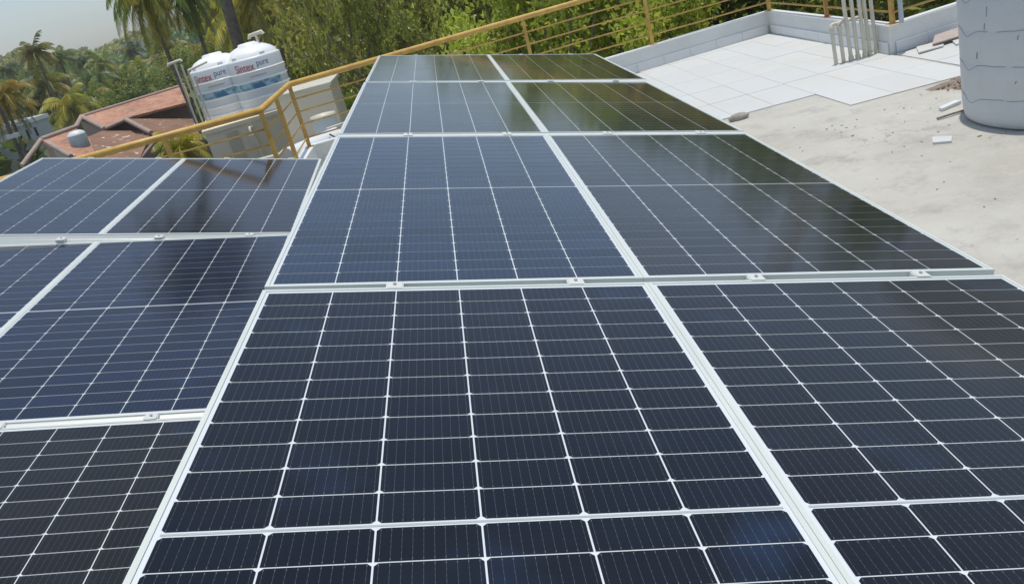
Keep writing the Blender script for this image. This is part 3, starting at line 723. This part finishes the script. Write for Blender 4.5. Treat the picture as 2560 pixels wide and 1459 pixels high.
b_ = MB(); b_.box((-.4, -1.6, 0), (2.9, 2.4, 7.12)); b_.build('wall', M['house_white'], t)
b_ = MB(); b_.box((-.4, 2.2, 7.12), (2.9, 2.4, 7.55)); b_.build('parapet', M['grey_plaster'], t)
tube_obj('roof_pipe', [(-2.1, 13.5, -.02), (-1.75, 13.55, 0), (-1.5, 13.6, .02)], .016, 'pvc', 'thin cream pipe running right from the heater cylinder', 'pipe')
tube_obj('roof_hose', [(-2.05, 13.3, -.08), (-1.9, 13.2, -.2), (-1.8, 13.1, -.34), (-1.7, 13.1, -.42)], .012, 'tyre', 'black hose hanging beside the heater cylinder', 'hose')

# ------------------------------------------------------------------ haze
if 1:
    hz = MB(); hz.box((-560, -360, -9.5), (500, 620, 30)); hm = bpy.data.materials.new('thin_haze'); hm.use_nodes = True
    nt = hm.node_tree; nt.nodes.clear(); ou = nt.nodes.new('ShaderNodeOutputMaterial'); pv = nt.nodes.new('ShaderNodeVolumePrincipled')
    pv.inputs['Color'].default_value = (.80, .88, .97, 1); pv.inputs['Density'].default_value = .0007; pv.inputs['Anisotropy'].default_value = .2
    nt.links.new(pv.outputs[0], ou.inputs['Volume']); ho = hz.build('haze', hm); tag(ho, 'thin pale haze in the air over the town', 'haze', kind='stuff')
# ------------------------------------------------------------------ neighbour houses
def winpart(parent, c, wx, wz, rz=0, dep=.06, fr=.05):
    T = Matrix.Translation(c) @ Matrix.Rotation(rz, 4, 'Z')
    b_ = MB(); b_.box((-wx / 2, -dep, -wz / 2), (wx / 2, 0.0, wz / 2), 0, T); o = b_.build('window', M['house_white'], parent)
    g_ = MB(); g_.box((-wx / 2 + fr, -dep - .01, -wz / 2 + fr), (wx / 2 - fr, -dep + .002, wz / 2 - fr), 0, T); g_.build('pane', M['glass'], o)
# red roofed house: built in its own frame, x along the ridge
RH = thing('red_roof_house', (-11.2, 30.6, -8), 'house with weathered red-brown tiled gable roofs left of the white tanks', 'house', rz=R(20))
def quadroof(name, mb_pts, mat, parent=RH, th=.12):
    b_ = MB(); v = [Vector(q) for q in mb_pts]; nn = (v[1] - v[0]).cross(v[2] - v[0]).normalized()
    if nn.z < 0: nn = -nn
    lo = [q - nn * th for q in v]; n = len(v)
    b_.add(v + lo, [tuple(range(n)), tuple(reversed(range(n, 2 * n)))] + [(i, (i + 1) % n, n + (i + 1) % n, n + i) for i in range(n)])
    return b_.build(name, M[mat], parent)
def wallpart(name, a, b, zb, mat, parent=None):
    a, b = Vector(a), Vector(b); t = (b - a); t.z = 0; t.normalize(); n = Vector((t.y, -t.x, 0)) * -.2
    v = [a, b, b + n, a + n]; v = [Vector((q.x, q.y, zb)) for q in v] + v
    b_ = MB(); b_.add(v, [(3, 2, 1, 0), (4, 5, 6, 7), (0, 1, 5, 4), (1, 2, 6, 5), (2, 3, 7, 6), (3, 0, 4, 7)])
    return b_.build(name, M[mat], parent or RH)
RH.location = (-17.50, 44.50, -8); RH.rotation_euler = (0, 0, 0)
quadroof('upper_roof', [(-1.712, 2.743, 7.372), (2.826, 6.428, 7.39), (3.628, 3.537, 6.654), (1.166, 1.697, 6.815), (0.137, 0.25, 6.688)], 'terracotta')
quadroof('low_roof', [(0.952, 1.09, 6.823), (3.566, 3.519, 5.739), (4.781, -0.293, 4.953), (3.129, -1.857, 5.646), (2.595, -0.982, 6.066)], 'lichen')
quadroof('middle_roof', [(0.059, 0.004, 6.63), (1.366, 0.707, 6.159), (2.466, -0.497, 6.015), (2.776, -4.1, 5.335), (1.182, -4.717, 5.893), (-0.059, -1.659, 6.64)], 'lichen')
quadroof('orange_roof', [(-0.482, -1.293, 6.805), (0.045, -1.724, 6.643), (1.218, -4.702, 5.862), (0.159, -4.606, 6.257), (-1.147, -2.996, 6.815)], 'terracotta')
quadroof('side_roof', [(-2.054, -1.761, 7.075), (-1.356, 0.727, 7.066), (-0.963, 0.024, 6.778), (-1.325, -2.748, 6.776)], 'terracotta')
wallpart('upper_wall', (-0.504, 1.502, 6.582), (3.287, 5.0, 6.538), 0, 'house_brown')
wallpart('gable_wall', (-1.835, 2.693, 7.242), (-0.279, 0.946, 6.639), 0, 'fascia')
wallpart('side_wall', (-1.932, -1.925, 7.015), (-1.207, -2.914, 6.758), 0, 'fascia')
wallpart('front_wall', (-1.09, -3.19, 6.761), (0.186, -4.703, 6.233), 0, 'grey_plaster')
wallpart('front_wall', (1.234, -4.912, 5.846), (2.856, -4.283, 5.295), 0, 'house_brown')
wallpart('side_wall', (2.799, -4.091, 5.308), (2.934, -1.289, 5.732), 0, 'house_brown')
wallpart('back_wall', (3.065, -1.561, 5.707), (4.768, -0.297, 4.916), 0, 'house_brown')
b_ = MB(); b_.tube([(-1.705, 2.746, 7.391), (2.833, 6.43, 7.41)], 0.09, 6); b_.build('ridge_cap', M['fascia'], RH)
b_ = MB(); b_.tube([(-1.712, 2.743, 7.372), (0.167, 0.154, 6.677)], 0.13, 6); b_.build('fascia', M['fascia'], RH)
b_ = MB(); b_.tube([(0.167, 0.154, 6.677), (1.192, 1.601, 6.803)], 0.1, 6); b_.build('fascia', M['fascia'], RH)
b_ = MB(); b_.tube([(0.98, 0.993, 6.811), (2.615, -0.975, 6.02)], 0.12, 6); b_.build('fascia', M['fascia'], RH)
b_ = MB(); b_.tube([(-2.047, -1.758, 7.092), (-1.349, 0.729, 7.084)], 0.12, 6); b_.build('ridge_cap', M['fascia'], RH)
b_ = MB(); b_.tube([(-1.356, 0.727, 7.066), (-1.712, 2.743, 7.372)], 0.13, 6); b_.build('fascia', M['fascia'], RH)
b_ = MB(); b_.tube([(-1.112, -3.09, 6.804), (0.193, -4.7, 6.249)], 0.12, 6); b_.build('fascia', M['fascia'], RH)
b_ = MB(); b_.tube([(-2.054, -1.761, 7.075), (-2.512, -3.637, 6.306)], 0.12, 6); b_.build('fascia', M['fascia'], RH)
HT = (-17.42, 41.49, -1.70)
WBA = [-27.768, 53.188, -0.443]; WBB = [-25.045, 56.716, -0.529]
WS = [([-25.564, 54.503, -1.023], [-25.588, 54.491, -1.907]), ([-25.412, 55.014, -0.955], [-25.419, 55.011, -1.526]), ([-25.214, 55.545, -0.948], [-25.203, 55.55, -1.48])]
POLE = [[-21.835, 44.98, 0.466], [-21.933, 44.933, -1.744]]
PINK = [[-14.795, 88.776, -2.087], [-12.195, 89.17, -2.21], [-13.371, 88.496, -2.974]]
H1 = [-70.441, 250.276, 3.611]
H2 = [-70.727, 218.855, 4.792]
H3 = [-70.321, 187.23, 3.69]
H4 = [-72.755, 202.316, 3.01]
H5 = [-73.29, 164.404, 2.915]
W1 = [-8.357, 69.499, -4.121]
W2 = [-9.762, 64.263, -3.147]
W3 = [14.521, 37.271, -3.802]
b_ = MB(); b_.box((-1.0, -2.6, 0), (2.6, 2.2, 4.6)); b_.build('house_core', M['house_brown'], RH)
for (x, z) in ((1.55, 4.55), (2.1, 4.45)):
    winpart(RH, (x, -4.98 + (x - 1.2) * .39, z), .36, .75, R(21), dep=.02, fr=.04)
t = thing('roof_tank', HT, 'small blue-grey tank with a white lid standing on the red tiled roof', 'water tank')
b_ = MB(); b_.lathe([(.36, -.35), (.40, .02), (.41, .62), (.38, .66)], 24); b_.build('tank_body', M['blue_tank'], t)
b_ = MB(); b_.lathe([(.40, .66), (.36, .76), (.22, .84), (.02, .86)], 24); b_.build('lid', M['white_plastic'], t)
WB = thing('white_house', (WBA[0], WBA[1], -8), 'flat-roofed pale white building with narrow slot windows at the far left', 'building')
d = Vector((WBB[0] - WBA[0], WBB[1] - WBA[1], 0)); rz = math.atan2(d.y, d.x); T = Matrix.Rotation(rz, 4, 'Z'); ln = d.length
b_ = MB(); b_.box((-6, 0, 0), (ln, 5, 7.38), 0, T); b_.build('wall', M['house_white'], WB)
b_ = MB(); b_.box((-6, -.08, 7.38), (ln + .08, .22, 7.62), 0, T); b_.box((ln - .2, .22, 7.38), (ln + .08, 5.05, 7.62), 0, T); b_.build('parapet', M['rib'], WB)
for (a, b) in WS:
    q = T.inverted() @ Vector((a[0] - WBA[0], a[1] - WBA[1], 0)); 
    g_ = MB(); g_.box((q.x - .07, -.03, b[2] + 8), (q.x + .07, .03, a[2] + 8), 0, T); g_.build('slot_window', M['dark_void'], WB)
t = thing('utility_pole', (POLE[0][0], POLE[0][1], -8), 'dark slender pole in front of the pale white building', 'pole')
b_ = MB(); b_.tube([(0, 0, 0), (0, 0, 9.2)], [.13, .09], 8); b_.build('pole', M['bark_dark'], t)
b_ = MB(); b_.box((-.25, -.1, 7.35), (.35, .1, 7.55)); b_.build('bracket', M['house_white'], t)
def smallhouse(loc, sx, sy, h, rz, wall, roof, label, win=2):
    t = thing('distant_house', loc, label, 'house', 'far houses among the trees', rz)
    b_ = MB(); b_.box((-sx / 2, -sy / 2, 0), (sx / 2, sy / 2, h)); b_.build('wall', M[wall], t)
    b_ = MB(); b_.box((-sx / 2 - .25, -sy / 2 - .25, h), (sx / 2 + .25, sy / 2 + .25, h + .3)); b_.build('roof', M[roof], t)
    for k in range(win): winpart(t, ((k + .5) / win * sx - sx / 2, -sy / 2, h - 1.5), .95, 1.1)
    return t
PH = smallhouse((-13.2, 91.2, -8), 3.3, 4, 5.6, R(-8), 'house_pink', 'house_pink', 'small pinkish house with a white framed window among the trees right of the water tanks', 1)
b_ = MB(); b_.box((-1.1, -1.6, 5.9), (1.0, 1.5, 6.35)); b_.build('roof_room', M['house_pink'], PH)
for q, sx, h, l_ in ((H1, 5, 2, 'whitish house high on the hazy hillside behind the hanging palm fronds'), (H2, 3.5, 2, 'small pale house on the hill slope left of the hanging fronds'),
                     (H3, 3, 2, 'tiny white house low on the hill above the palm tops'), (H4, 3, 2, 'tiny pale house in the saddle of the wooded hill'), (H5, 4, 2, 'pale house in the trees near the left picture edge')):
    gz_ = groundz(q[0], q[1]); smallhouse((q[0], q[1], gz_), sx, 4, max(h, q[2] - gz_ - 1.2), R(15), 'house_white', 'house_white', l_, 2)
smallhouse((W1[0], W1[1], -8), 3.6, 4, 4.1, R(-5), 'house_white', 'house_white', 'white walled house glimpsed through dark leaves above the drum', 2)
smallhouse((W2[0], W2[1], -8), 2.6, 4, 5.0, R(8), 'grey_plaster', 'house_pink', 'grey house glimpsed through leaves under the top rail', 1)
smallhouse((W3[0], W3[1], -8), 3.2, 4, 4.6, R(-20), 'blue_tank', 'grey_plaster', 'bluish grey house behind the cream pipes beyond the railing', 1)


# ------------------------------------------------------------------ vegetation
rng = np.random.default_rng(5)
def leaf_quads(C, size, flat=.5, droop=0.0, asp=.42):
    """rhombus leaves at centres C"""
    n = len(C); nrm = rng.normal(size=(n, 3)); nrm[:, 2] = np.abs(nrm[:, 2]) + flat; nrm /= np.linalg.norm(nrm, axis=1)[:, None]
    u = rng.normal(size=(n, 3)); u[:, 2] -= droop; u -= nrm * (u * nrm).sum(1)[:, None]; u /= np.linalg.norm(u, axis=1)[:, None]
    v = np.cross(nrm, u); s = size * rng.uniform(.6, 1.35, n)[:, None]
    a = C - u * s * .5; b = C + v * s * asp * .5 - u * s * .05; c = C + u * s * .5; d = C - v * s * asp * .5 - u * s * .05
    V = np.stack([a, b, c, d], 1).reshape(-1, 3); F = np.arange(4 * n).reshape(-1, 4)
    return V, F
def grow(rnd, p, d, length, rad, depth, mb, tips, spread=.7, split=3, up=.15):
    n = 4; pts = [p.copy()]; rr = [rad]; q = p.copy(); dd = d.copy()
    for i in range(n):
        dd = (dd + Vector((rnd.gauss(0, .16), rnd.gauss(0, .16), rnd.gauss(0, .1) + up * .3))).normalized()
        q = q + dd * (length / n); pts.append(q.copy()); rr.append(rad * (1 - .4 * (i + 1) / n))
        if depth <= 1: tips.append((q.copy(), length * .32))
    mb.tube(pts, rr, 6 if depth > 1 else 4, cap=False)
    if depth == 0: tips.append((q, length * .45)); return
    for k in range(split + (rnd.random() < .4)):
        a = rnd.uniform(0, 6.28); side = Vector((math.cos(a), math.sin(a), rnd.uniform(-.15, .7)))
        nd = (dd * (1 - spread * .5) + side * spread).normalized()
        start = pts[rnd.choice((-1, -1, -2))]
        grow(rnd, start, nd, length * rnd.uniform(.62, .82), rad * .55, depth - 1, mb, tips, spread, split, up)
def broadleaf(seed, height, trunkh, spread, nleaf, size, sig=1.0, depth=3, split=3):
    rnd = random.Random(seed); mb = MB(); tips = []
    tp = [Vector((0, 0, 0)), Vector((rnd.gauss(0, .15), rnd.gauss(0, .15), trunkh * .5)), Vector((rnd.gauss(0, .3), rnd.gauss(0, .3), trunkh))]
    mb.tube(tp, [.24, .19, .16], 8)
    for k in range(4 + rnd.randint(0, 1)):
        a = 6.28 * k / 4 + rnd.uniform(-.5, .5); d = Vector((math.cos(a) * spread, math.sin(a) * spread, rnd.uniform(.35, 1.0))).normalized()
        grow(rnd, tp[-1] - Vector((0, 0, rnd.uniform(0, trunkh * .3))), d, (height - trunkh) * .48, .10, depth - 1, mb, tips, .75, split)
    grow(rnd, tp[-1], Vector((0, 0, 1)), (height - trunkh) * .45, .12, depth - 1, mb, tips, .75, split)
    P = np.array([t[0][:] for t in tips]); S = np.array([t[1] for t in tips])
    idx = rng.integers(0, len(P), nleaf); off = rng.normal(size=(nleaf, 3)) * (S[idx] * .42 * sig)[:, None]; off[:, 2] *= .65
    V, F = leaf_quads(P[idx] + off, size, .35, .25)
    return mb, V, F
def place(name, parts, loc, rz, s, label, cat, group, sz=None):
    t = thing(name, loc, label, cat, group, rz); t.scale = (s, s, sz or s)
    for nm_, me_ in parts: link(bpy.data.objects.new(nm_, me_), t)
    return t
protos = {}
def proto(key, seed, h, th, sp, nl, size, leaf, bark, **kw):
    mb, V, F = broadleaf(seed, h, th, sp, nl, size, **kw)
    protos[key] = [('crown', npmesh('crown_' + key, V, F, M[leaf])), ('trunk', mb.mesh('trunk_' + key, M[bark]))]

proto('bright', 11, 11.5, 4.0, .75, 21000, .21, 'leaf_bright', 'bark', sig=1.0)
proto('olive', 12, 11.0, 3.6, .8, 13000, .23, 'leaf_olive', 'bark', sig=.95)
proto('sparse', 13, 10.5, 3.2, .9, 7500, .26, 'leaf_olive', 'bark', sig=.8)
proto('dark', 14, 10.5, 3.2, .8, 13000, .21, 'leaf_dark', 'bark_dark', sig=1.0)
proto('yellowish', 15, 8.0, 2.4, .7, 9000, .20, 'leaf_yellow', 'bark', sig=1.0)
def azd(az, d): return (d * math.sin(R(az)), d * math.cos(R(az)))

GB = 'leafy trees beyond the railing'
BT = [ # kind, az, dist, top z, rz, label
 ('bright', 6.4, 18.5, 3.6, .3, 'bright green sunlit tree filling the space above the far end of the right array'),
 ('bright', 11.4, 20.5, 3.6, 2.1, 'bright leafy tree behind the yellow railing, right of the brightest crown'),
 ('olive', 3.8, 29, 3.4, 1.1, 'olive tree left of the bright green crown, over the sloping top rail'),
 ('dark', 17.6, 21, 4.3, .7, 'dark green tree behind the rail post standing on the long parapet'),
 ('olive', 20.5, 21, 4.0, 2.9, 'olive tree just left of the parapet corner post'),
 ('dark', 22.6, 19, 4.4, 1.7, 'dark tree behind the reddish rail post'),
 ('dark', 26.3, 18.5, 3.9, 4.2, 'dark tree behind the cream pipes'),
 ('olive', 30.0, 18, 4.2, 5.2, 'olive tree between the corner post and the round grey tank'),
 ('dark', 34.0, 17, 5.0, .2, 'dark tree behind the round grey tank at the right edge'),
 ('olive', 9.0, 32, 5.4, 3.3, 'tall dark tree behind the bright green crown'),
 ('olive', 15.5, 31, 5.5, .9, 'tall olive tree deep behind the parapet railing'),
 ('dark', 24.0, 28, 5.0, 2.2, 'tall dark tree deep behind the cream pipes'),
 ('sparse', .6, 30, 5.0, 1.5, 'thin crowned tree with pale branches above the farthest panels'),
 ('olive', -2.6, 34, 5.6, 2.6, 'olive tree above the left corner of the farthest panels'),
 ('sparse', -4.8, 29, 5.6, .4, 'thin tree with bare pale branches right of the pinkish house'),
 ('olive', 2.6, 38, 6.0, 5.6, 'far olive tree between thin crowns at the top middle'),
 ('sparse', -6.8, 36, 3.4, 3.9, 'thin branchy tree above the pinkish house'),
 ('olive', -1.0, 44, 6.5, 1.9, 'far dark tree filling the top middle of the picture'),
 ('olive', -5.4, 48, 4.4, 4.4, 'far olive tree behind the branchy trees'),
 ('dark', -5.6, 21.5, -.75, .8, 'low dark leafy tree below the sloping rail, left of the right array'),
 ('dark', -2.8, 19.5, -.65, 3.1, 'low dark tree right beside the left edge of the farthest panels'),
 ('yellowish', -8.2, 26, .1, 2.2, 'yellow green bush right of the front water tank'),
 ('dark', -16.6, 66, 2.2, .5, 'round green tree left of the cream vent pipes'),
 ('yellowish', -17.7, 62, -.3, 4.0, 'small lime green bush above the red roof ridge'),
 ('dark', -28.2, 18, .2, 2.0, 'dark bush at the left picture edge beside the white building'),
 ('olive', -14.6, 66, 2.6, 1.0, 'olive tree behind the cream vent pipes'),
 ('dark', -11.2, 62, 2.0, 3.0, 'dark tree behind the white water tanks'),
 ('olive', -7.8, 44, 3.2, 2.3, 'olive tree between the tall grey trunk and the pinkish house'),
 ('dark', -3.4, 40, 4.6, 5.1, 'dark tree deep behind the thin branchy ones'),
 ('olive', -.4, 31, 2.2, 3.3, 'low olive tree right behind the top rail where it meets the panels'),
 ('yellowish', -3.0, 30, .6, 1.3, 'yellow green shrub peeking over the top rail left of the panels'),
 ('yellowish', 1.6, 29, 1.2, 4.3, 'yellow green shrub over the top rail, left of the bright tree'),
 ('olive', 1.2, 43, 5.2, .7, 'far olive tree at the top edge left of the bright tree'),
 ('dark', -9.8, 40, 1.2, 2.7, 'dark bush filling the gap behind the front water tank'),
 ('olive', -8.8, 60, 3.4, 5.0, 'far olive tree among the palms over the tanks'),
]
BH = {'bright': 11.5, 'olive': 11.0, 'sparse': 10.5, 'dark': 10.5, 'yellowish': 8.0}
for kind, az, d, top, rz, lb in BT:
    if az > 14: d += 4.5; top = 1.75 + (top - 1.75) * d / (d - 4.5)
    x, y = azd(az, d); h = (top + 8) / (BH[kind] * 1.04); s = .66 if kind == 'bright' else (.58 if -10 < az < 4.5 and d < 60 else max(h, .8))
    place('leafy_tree', protos[kind], (x, y, -8), rz, s, lb, 'tree', GB, h)

# palms
def palm_mesh(key, seed, nf, length, leafmats, droop=1.0, lead=0.0, e0=1.25, e1=-.75, hang=.55):
    rnd = random.Random(seed); VV = []; FF = []; MI = []; nv = 0
    ga = 2.39996
    for k in range(nf):
        a = k * ga + rnd.uniform(-.2, .2); q = k / (nf - 1); el = e0 + (e1 - e0) * q + rnd.uniform(-.12, .12)
        ln = length * rnd.uniform(.85, 1.1) * (1 - .15 * abs(q - .4)); ns = 20
        p = Vector((0, 0, .1)); d = Vector((math.cos(a) * math.cos(el), math.sin(a) * math.cos(el), math.sin(el)))
        pts = [p.copy()]; ds = [d.copy()]
        for i in range(ns):
            p = p + d * (ln / ns); d = (d + Vector((0, 0, -.085 * droop * (1 + .6 * i / ns)))).normalized(); pts.append(p.copy()); ds.append(d.copy())
        mi = 0 if q < .45 else (1 if q < .8 else 2)
        if rnd.random() < .12: mi = rnd.choice((0, 1, 2))
        up = Vector((0, 0, 1))
        # rachis strip
        for i in range(ns):
            sd_ = ds[i].cross(up); sd_ = sd_.normalized() if sd_.length > 1e-3 else Vector((1, 0, 0)); w_r = .035 * (1 - i / ns) + .008
            a0, a1 = pts[i], pts[i + 1]
            VV += [a0 - sd_ * w_r, a0 + sd_ * w_r, a1 + sd_ * w_r, a1 - sd_ * w_r]; FF.append((nv, nv + 1, nv + 2, nv + 3)); MI.append(1); nv += 4
        for i in range(2, ns * 2):
            t = i / (ns * 2); j = min(ns - 1, int(t * ns)); fr = t * ns - j; c = pts[j].lerp(pts[j + 1], fr); dd = ds[j]
            sd_ = dd.cross(up); sd_ = sd_.normalized() if sd_.length > 1e-3 else Vector((1, 0, 0))
            ll = length * .26 * math.sin(math.pi * min(1, t * .93 + .10)) ** .6 + .05
            for sg in (-1, 1):
                ld = (sd_ * sg * rnd.uniform(.55, .9) + dd * .55 + Vector((0, 0, -hang * rnd.uniform(.6, 1.5)))).normalized()
                tip = c + ld * ll * rnd.uniform(.8, 1.1) + Vector((0, 0, -.10 * ll)); md = c + ld * ll * .5
                wv_ = dd * (.034 + .006 * length)
                VV += [c - wv_ * .5, c + wv_ * .5, md + wv_, tip]; FF.append((nv, nv + 1, nv + 2, nv + 3)); MI.append(mi); nv += 4
    return npmesh('fronds_' + key, np.array([tuple(v) for v in VV]), np.array(FF), [M[m_] for m_ in leafmats], np.array(MI))
PMH = {'green': palm_mesh('green', 1, 24, 3.0, ('frond_green', 'frond_gold', 'frond_brown'), 1.0),
       'gold': palm_mesh('gold', 2, 26, 3.2, ('frond_gold', 'frond_gold', 'frond_brown'), 1.2, e1=-1.0),
       'dark': palm_mesh('dark', 3, 24, 3.0, ('frond_dark', 'frond_green', 'frond_gold'), 1.0),
       'hanging': palm_mesh('hanging', 4, 34, 3.4, ('frond_green', 'frond_gold', 'frond_gold'), 1.5, e0=1.1, e1=-1.45, hang=.9),
       'dark_hanging': palm_mesh('dark_hanging', 6, 34, 3.4, ('frond_dark', 'frond_dark', 'frond_green'), 1.5, e0=1.1, e1=-1.45, hang=.9)}
def trunk_mesh(h, lean, r0, seed):
    rnd = random.Random(seed); mb = MB(); n = 9; pts = []; rr = []
    for i in range(n + 1):
        q = i / n; pts.append((-lean[0] * (1 - q) ** 1.6 , -lean[1] * (1 - q) ** 1.6, -h * (1 - q))); rr.append(r0 * (1.5 - .7 * q if q > .08 else 1.9))
    mb.tube(pts, rr, 10); return mb.mesh('palm_trunk', M['trunk'])
PALMS = [
 ('green', -31.73, 74.52, 3.52, 0.72, (0.2, 0.1), 'green palm standing highest against the sky near the upper left'),
 ('dark', -43.01, 106.38, 2.87, 1.00, (0.2, -0.3), 'dark distant palm right of the tallest left one'),
 ('gold', -24.46, 51.15, 1.10, 0.75, (0.4, 0.5), 'golden brown palm at the left picture edge over the white building'),
 ('green', -35.16, 81.87, 0.84, 1.05, (0.3, -0.1), 'green palm in front of the tall one at the upper left'),
 ('gold', -27.89, 67.35, -0.97, 0.95, (0.5, -0.6), 'yellow fronded palm just left of the red roof'),
 ('dark', -32.49, 85.86, -0.16, 0.95, (0.7, -0.3), 'dark palm behind the yellow one left of the red roof'),
 ('green', -32.97, 94.30, -0.44, 0.95, (0.5, 0.6), 'green palm above the middle of the red roof'),
 ('gold', -35.75, 107.62, -0.30, 0.90, (-0.2, 0.4), 'yellowish palm further back above the red roof'),
 ('green', -43.79, 95.76, 0.97, 1.00, (-0.7, 0.7), 'green palm near the left edge in the middle distance'),
 ('dark', -48.44, 126.01, 1.77, 1.00, (-0.6, 0.2), 'small dark palm on the skyline at left'),
 ('green', -44.33, 121.78, 1.23, 1.00, (-0.6, 0.0), 'small green palm on the skyline right of the dark one'),
 ('green', -46.53, 112.24, 0.31, 1.00, (0.2, -0.3), 'hazy palm between the yellow palm and the skyline'),
 ('hanging', -8.48, 28.78, 3.30, 0.55, (-0.6, -0.2), 'near palm with long golden hanging fronds at the top of the picture'),
 ('dark_hanging', -7.60, 30.06, 3.10, 0.50, (0.4, 0.7), 'near palm with dark hanging fronds beside the golden one'),
 ('gold', -9.11, 45.09, 1.93, 1.00, (0.4, -0.7), 'golden palm above the dome of the front water tank'),
 ('gold', -8.52, 51.30, 1.49, 1.00, (0.2, -0.7), 'golden palm at the top right of the water tanks'),
 ('green', -6.61, 42.49, 0.51, 0.80, (-0.1, 0.7), 'green palm leaning beside the pinkish house'),
 ('gold', -6.91, 39.40, 2.88, 1.00, (-0.2, -0.3), 'palm with yellow fronds reaching over the top edge right of the tall trunk'),
 ('gold', -19.19, 75.91, 0.06, 0.90, (0.4, -0.0), 'palm whose arching frond shows above the left water tank'),
 ('green', -26.71, 90.65, 0.91, 1.00, (-0.3, -0.8), 'green palm behind the hanging fronds'),
 ('green', -13.29, 60.56, 2.90, 1.10, (0.3, 0.6), 'green palm behind the tall grey trunk'),
 ('green', -35.42, 72.85, -2.02, 0.90, (-0.1, -0.2), 'low green palm at the left edge above the pale building'),
 ('dark', -36.54, 81.26, -0.76, 0.90, (-0.4, -0.6), 'low dark palm between the left edge and the yellow palm'),
 ('green', -29.33, 75.50, -1.07, 0.85, (0.8, 0.2), 'bushy green palm right behind the yellow palm, touching the red roof'),
 ('green', -30.59, 83.68, -1.58, 0.85, (-0.4, 0.7), 'green palm peeping over the left end of the red roof ridge'),
 ('dark', -29.29, 89.85, -2.08, 0.85, (-0.5, 0.7), 'dark palm over the middle of the red roof ridge'),
 ('green', -24.26, 80.11, -1.09, 0.90, (0.4, 0.6), 'green palm over the right end of the red roof ridge'),
 ('gold', -24.62, 77.17, -2.37, 0.60, (0.3, -0.4), 'small gold palm touching the red roof ridge'),
 ('dark', -62.18, 134.85, 3.42, 1.00, (0.6, -0.4), 'small dark palm on the skyline at the far left edge'),
 ('dark', -46.41, 141.06, 1.70, 1.00, (0.4, -0.8), 'dark palm on the skyline under the hanging fronds'),
 ('gold', -7.12, 55.55, 0.34, 0.90, (-0.8, 0.3), 'gold tinted palm above the pinkish house'),
 ('green', -10.79, 56.99, 0.58, 0.90, (0.1, 0.7), 'green palm straight behind the front water tank vent'),
 ('gold', -11.87, 58.81, 3.59, 1.00, (0.0, 0.0), 'golden palm crown cut by the top edge beside the tall trunk'),
 ('gold', -24.29, 82.92, -1.95, 0.80, (-0.1, -0.3), 'low golden palm above the left end of the tank pipes'),
 ('dark', -6.98, 34.3, 12.45, 1.15, (1.25, .2), 'very tall palm whose grey trunk rises behind the water tanks out of the picture'),
 ('gold', -6.35, 20.02, -0.50, .3, (.1, .1), 'small yellow palm below the left rail, beside the cream block')]
for i, (kind, x, y, z, s, lean, lb) in enumerate(PALMS):
    t = thing('palm_tree', (x, y, z), lb, 'palm tree', 'coconut palms beyond the roof', (i * 1.7) % 6.28)
    fr = link(bpy.data.objects.new('fronds', PMH[kind]), t); fr.scale = (s, s, s)
    g_ = groundz(x, y); ls = (lean[0] * math.cos(-t.rotation_euler.z) - lean[1] * math.sin(-t.rotation_euler.z), lean[0] * math.sin(-t.rotation_euler.z) + lean[1] * math.cos(-t.rotation_euler.z))
    link(bpy.data.objects.new('trunk', trunk_mesh(z - g_ + .3, ls, .115 * s + .005 + (.05 if z > 10 else 0), i)), t)

# far woods
def forest(n, az0, az1, d0, d1, htop, size, mat, name, label, seed):
    r = np.random.default_rng(seed); C = []; 
    cn = n
    az = np.radians(r.uniform(az0, az1, cn)); d = np.sqrt(r.uniform(d0 ** 2, d1 ** 2, cn)); x, y = d * np.sin(az), d * np.cos(az)
    zg = np.array([groundz(a, b) for a, b in zip(x, y)]); h = r.uniform(.45, 1.0, cn) * htop; rad = r.uniform(1.6, 3.6, cn)
    k = 60; V = []
    th = r.uniform(0, 2 * np.pi, (cn, k)); ph = np.arccos(r.uniform(-.25, 1, (cn, k))); q = r.uniform(.65, 1.05, (cn, k))
    px_ = x[:, None] + rad[:, None] * q * np.sin(ph) * np.cos(th); py_ = y[:, None] + rad[:, None] * q * np.sin(ph) * np.sin(th)
    pz_ = (zg + h)[:, None] - rad[:, None] * .8 + rad[:, None] * .8 * q * np.cos(ph)
    P = np.stack([px_.ravel(), py_.ravel(), pz_.ravel()], 1)
    V, F = leaf_quads(P, size, .3, .1, .8)
    o = link(bpy.data.objects.new(name, npmesh(name, V, F, M[mat]))); return tag(o, label, 'trees', kind='stuff')
forest(420, -34, 40, 55, 130, 7.5, 1.0, 'leaf_dark', 'far_wood', 'dark mass of low trees between the palms', 1)
forest(900, -34, 30, 130, 260, 7.0, 1.3, 'leaf_dark', 'valley_wood', 'dark green wood at the foot of the hill', 2)
forest(1500, -36, 20, 240, 460, 6.0, 1.7, 'leaf_olive', 'hill_wood', 'hazy wooded hillside on the horizon', 3)
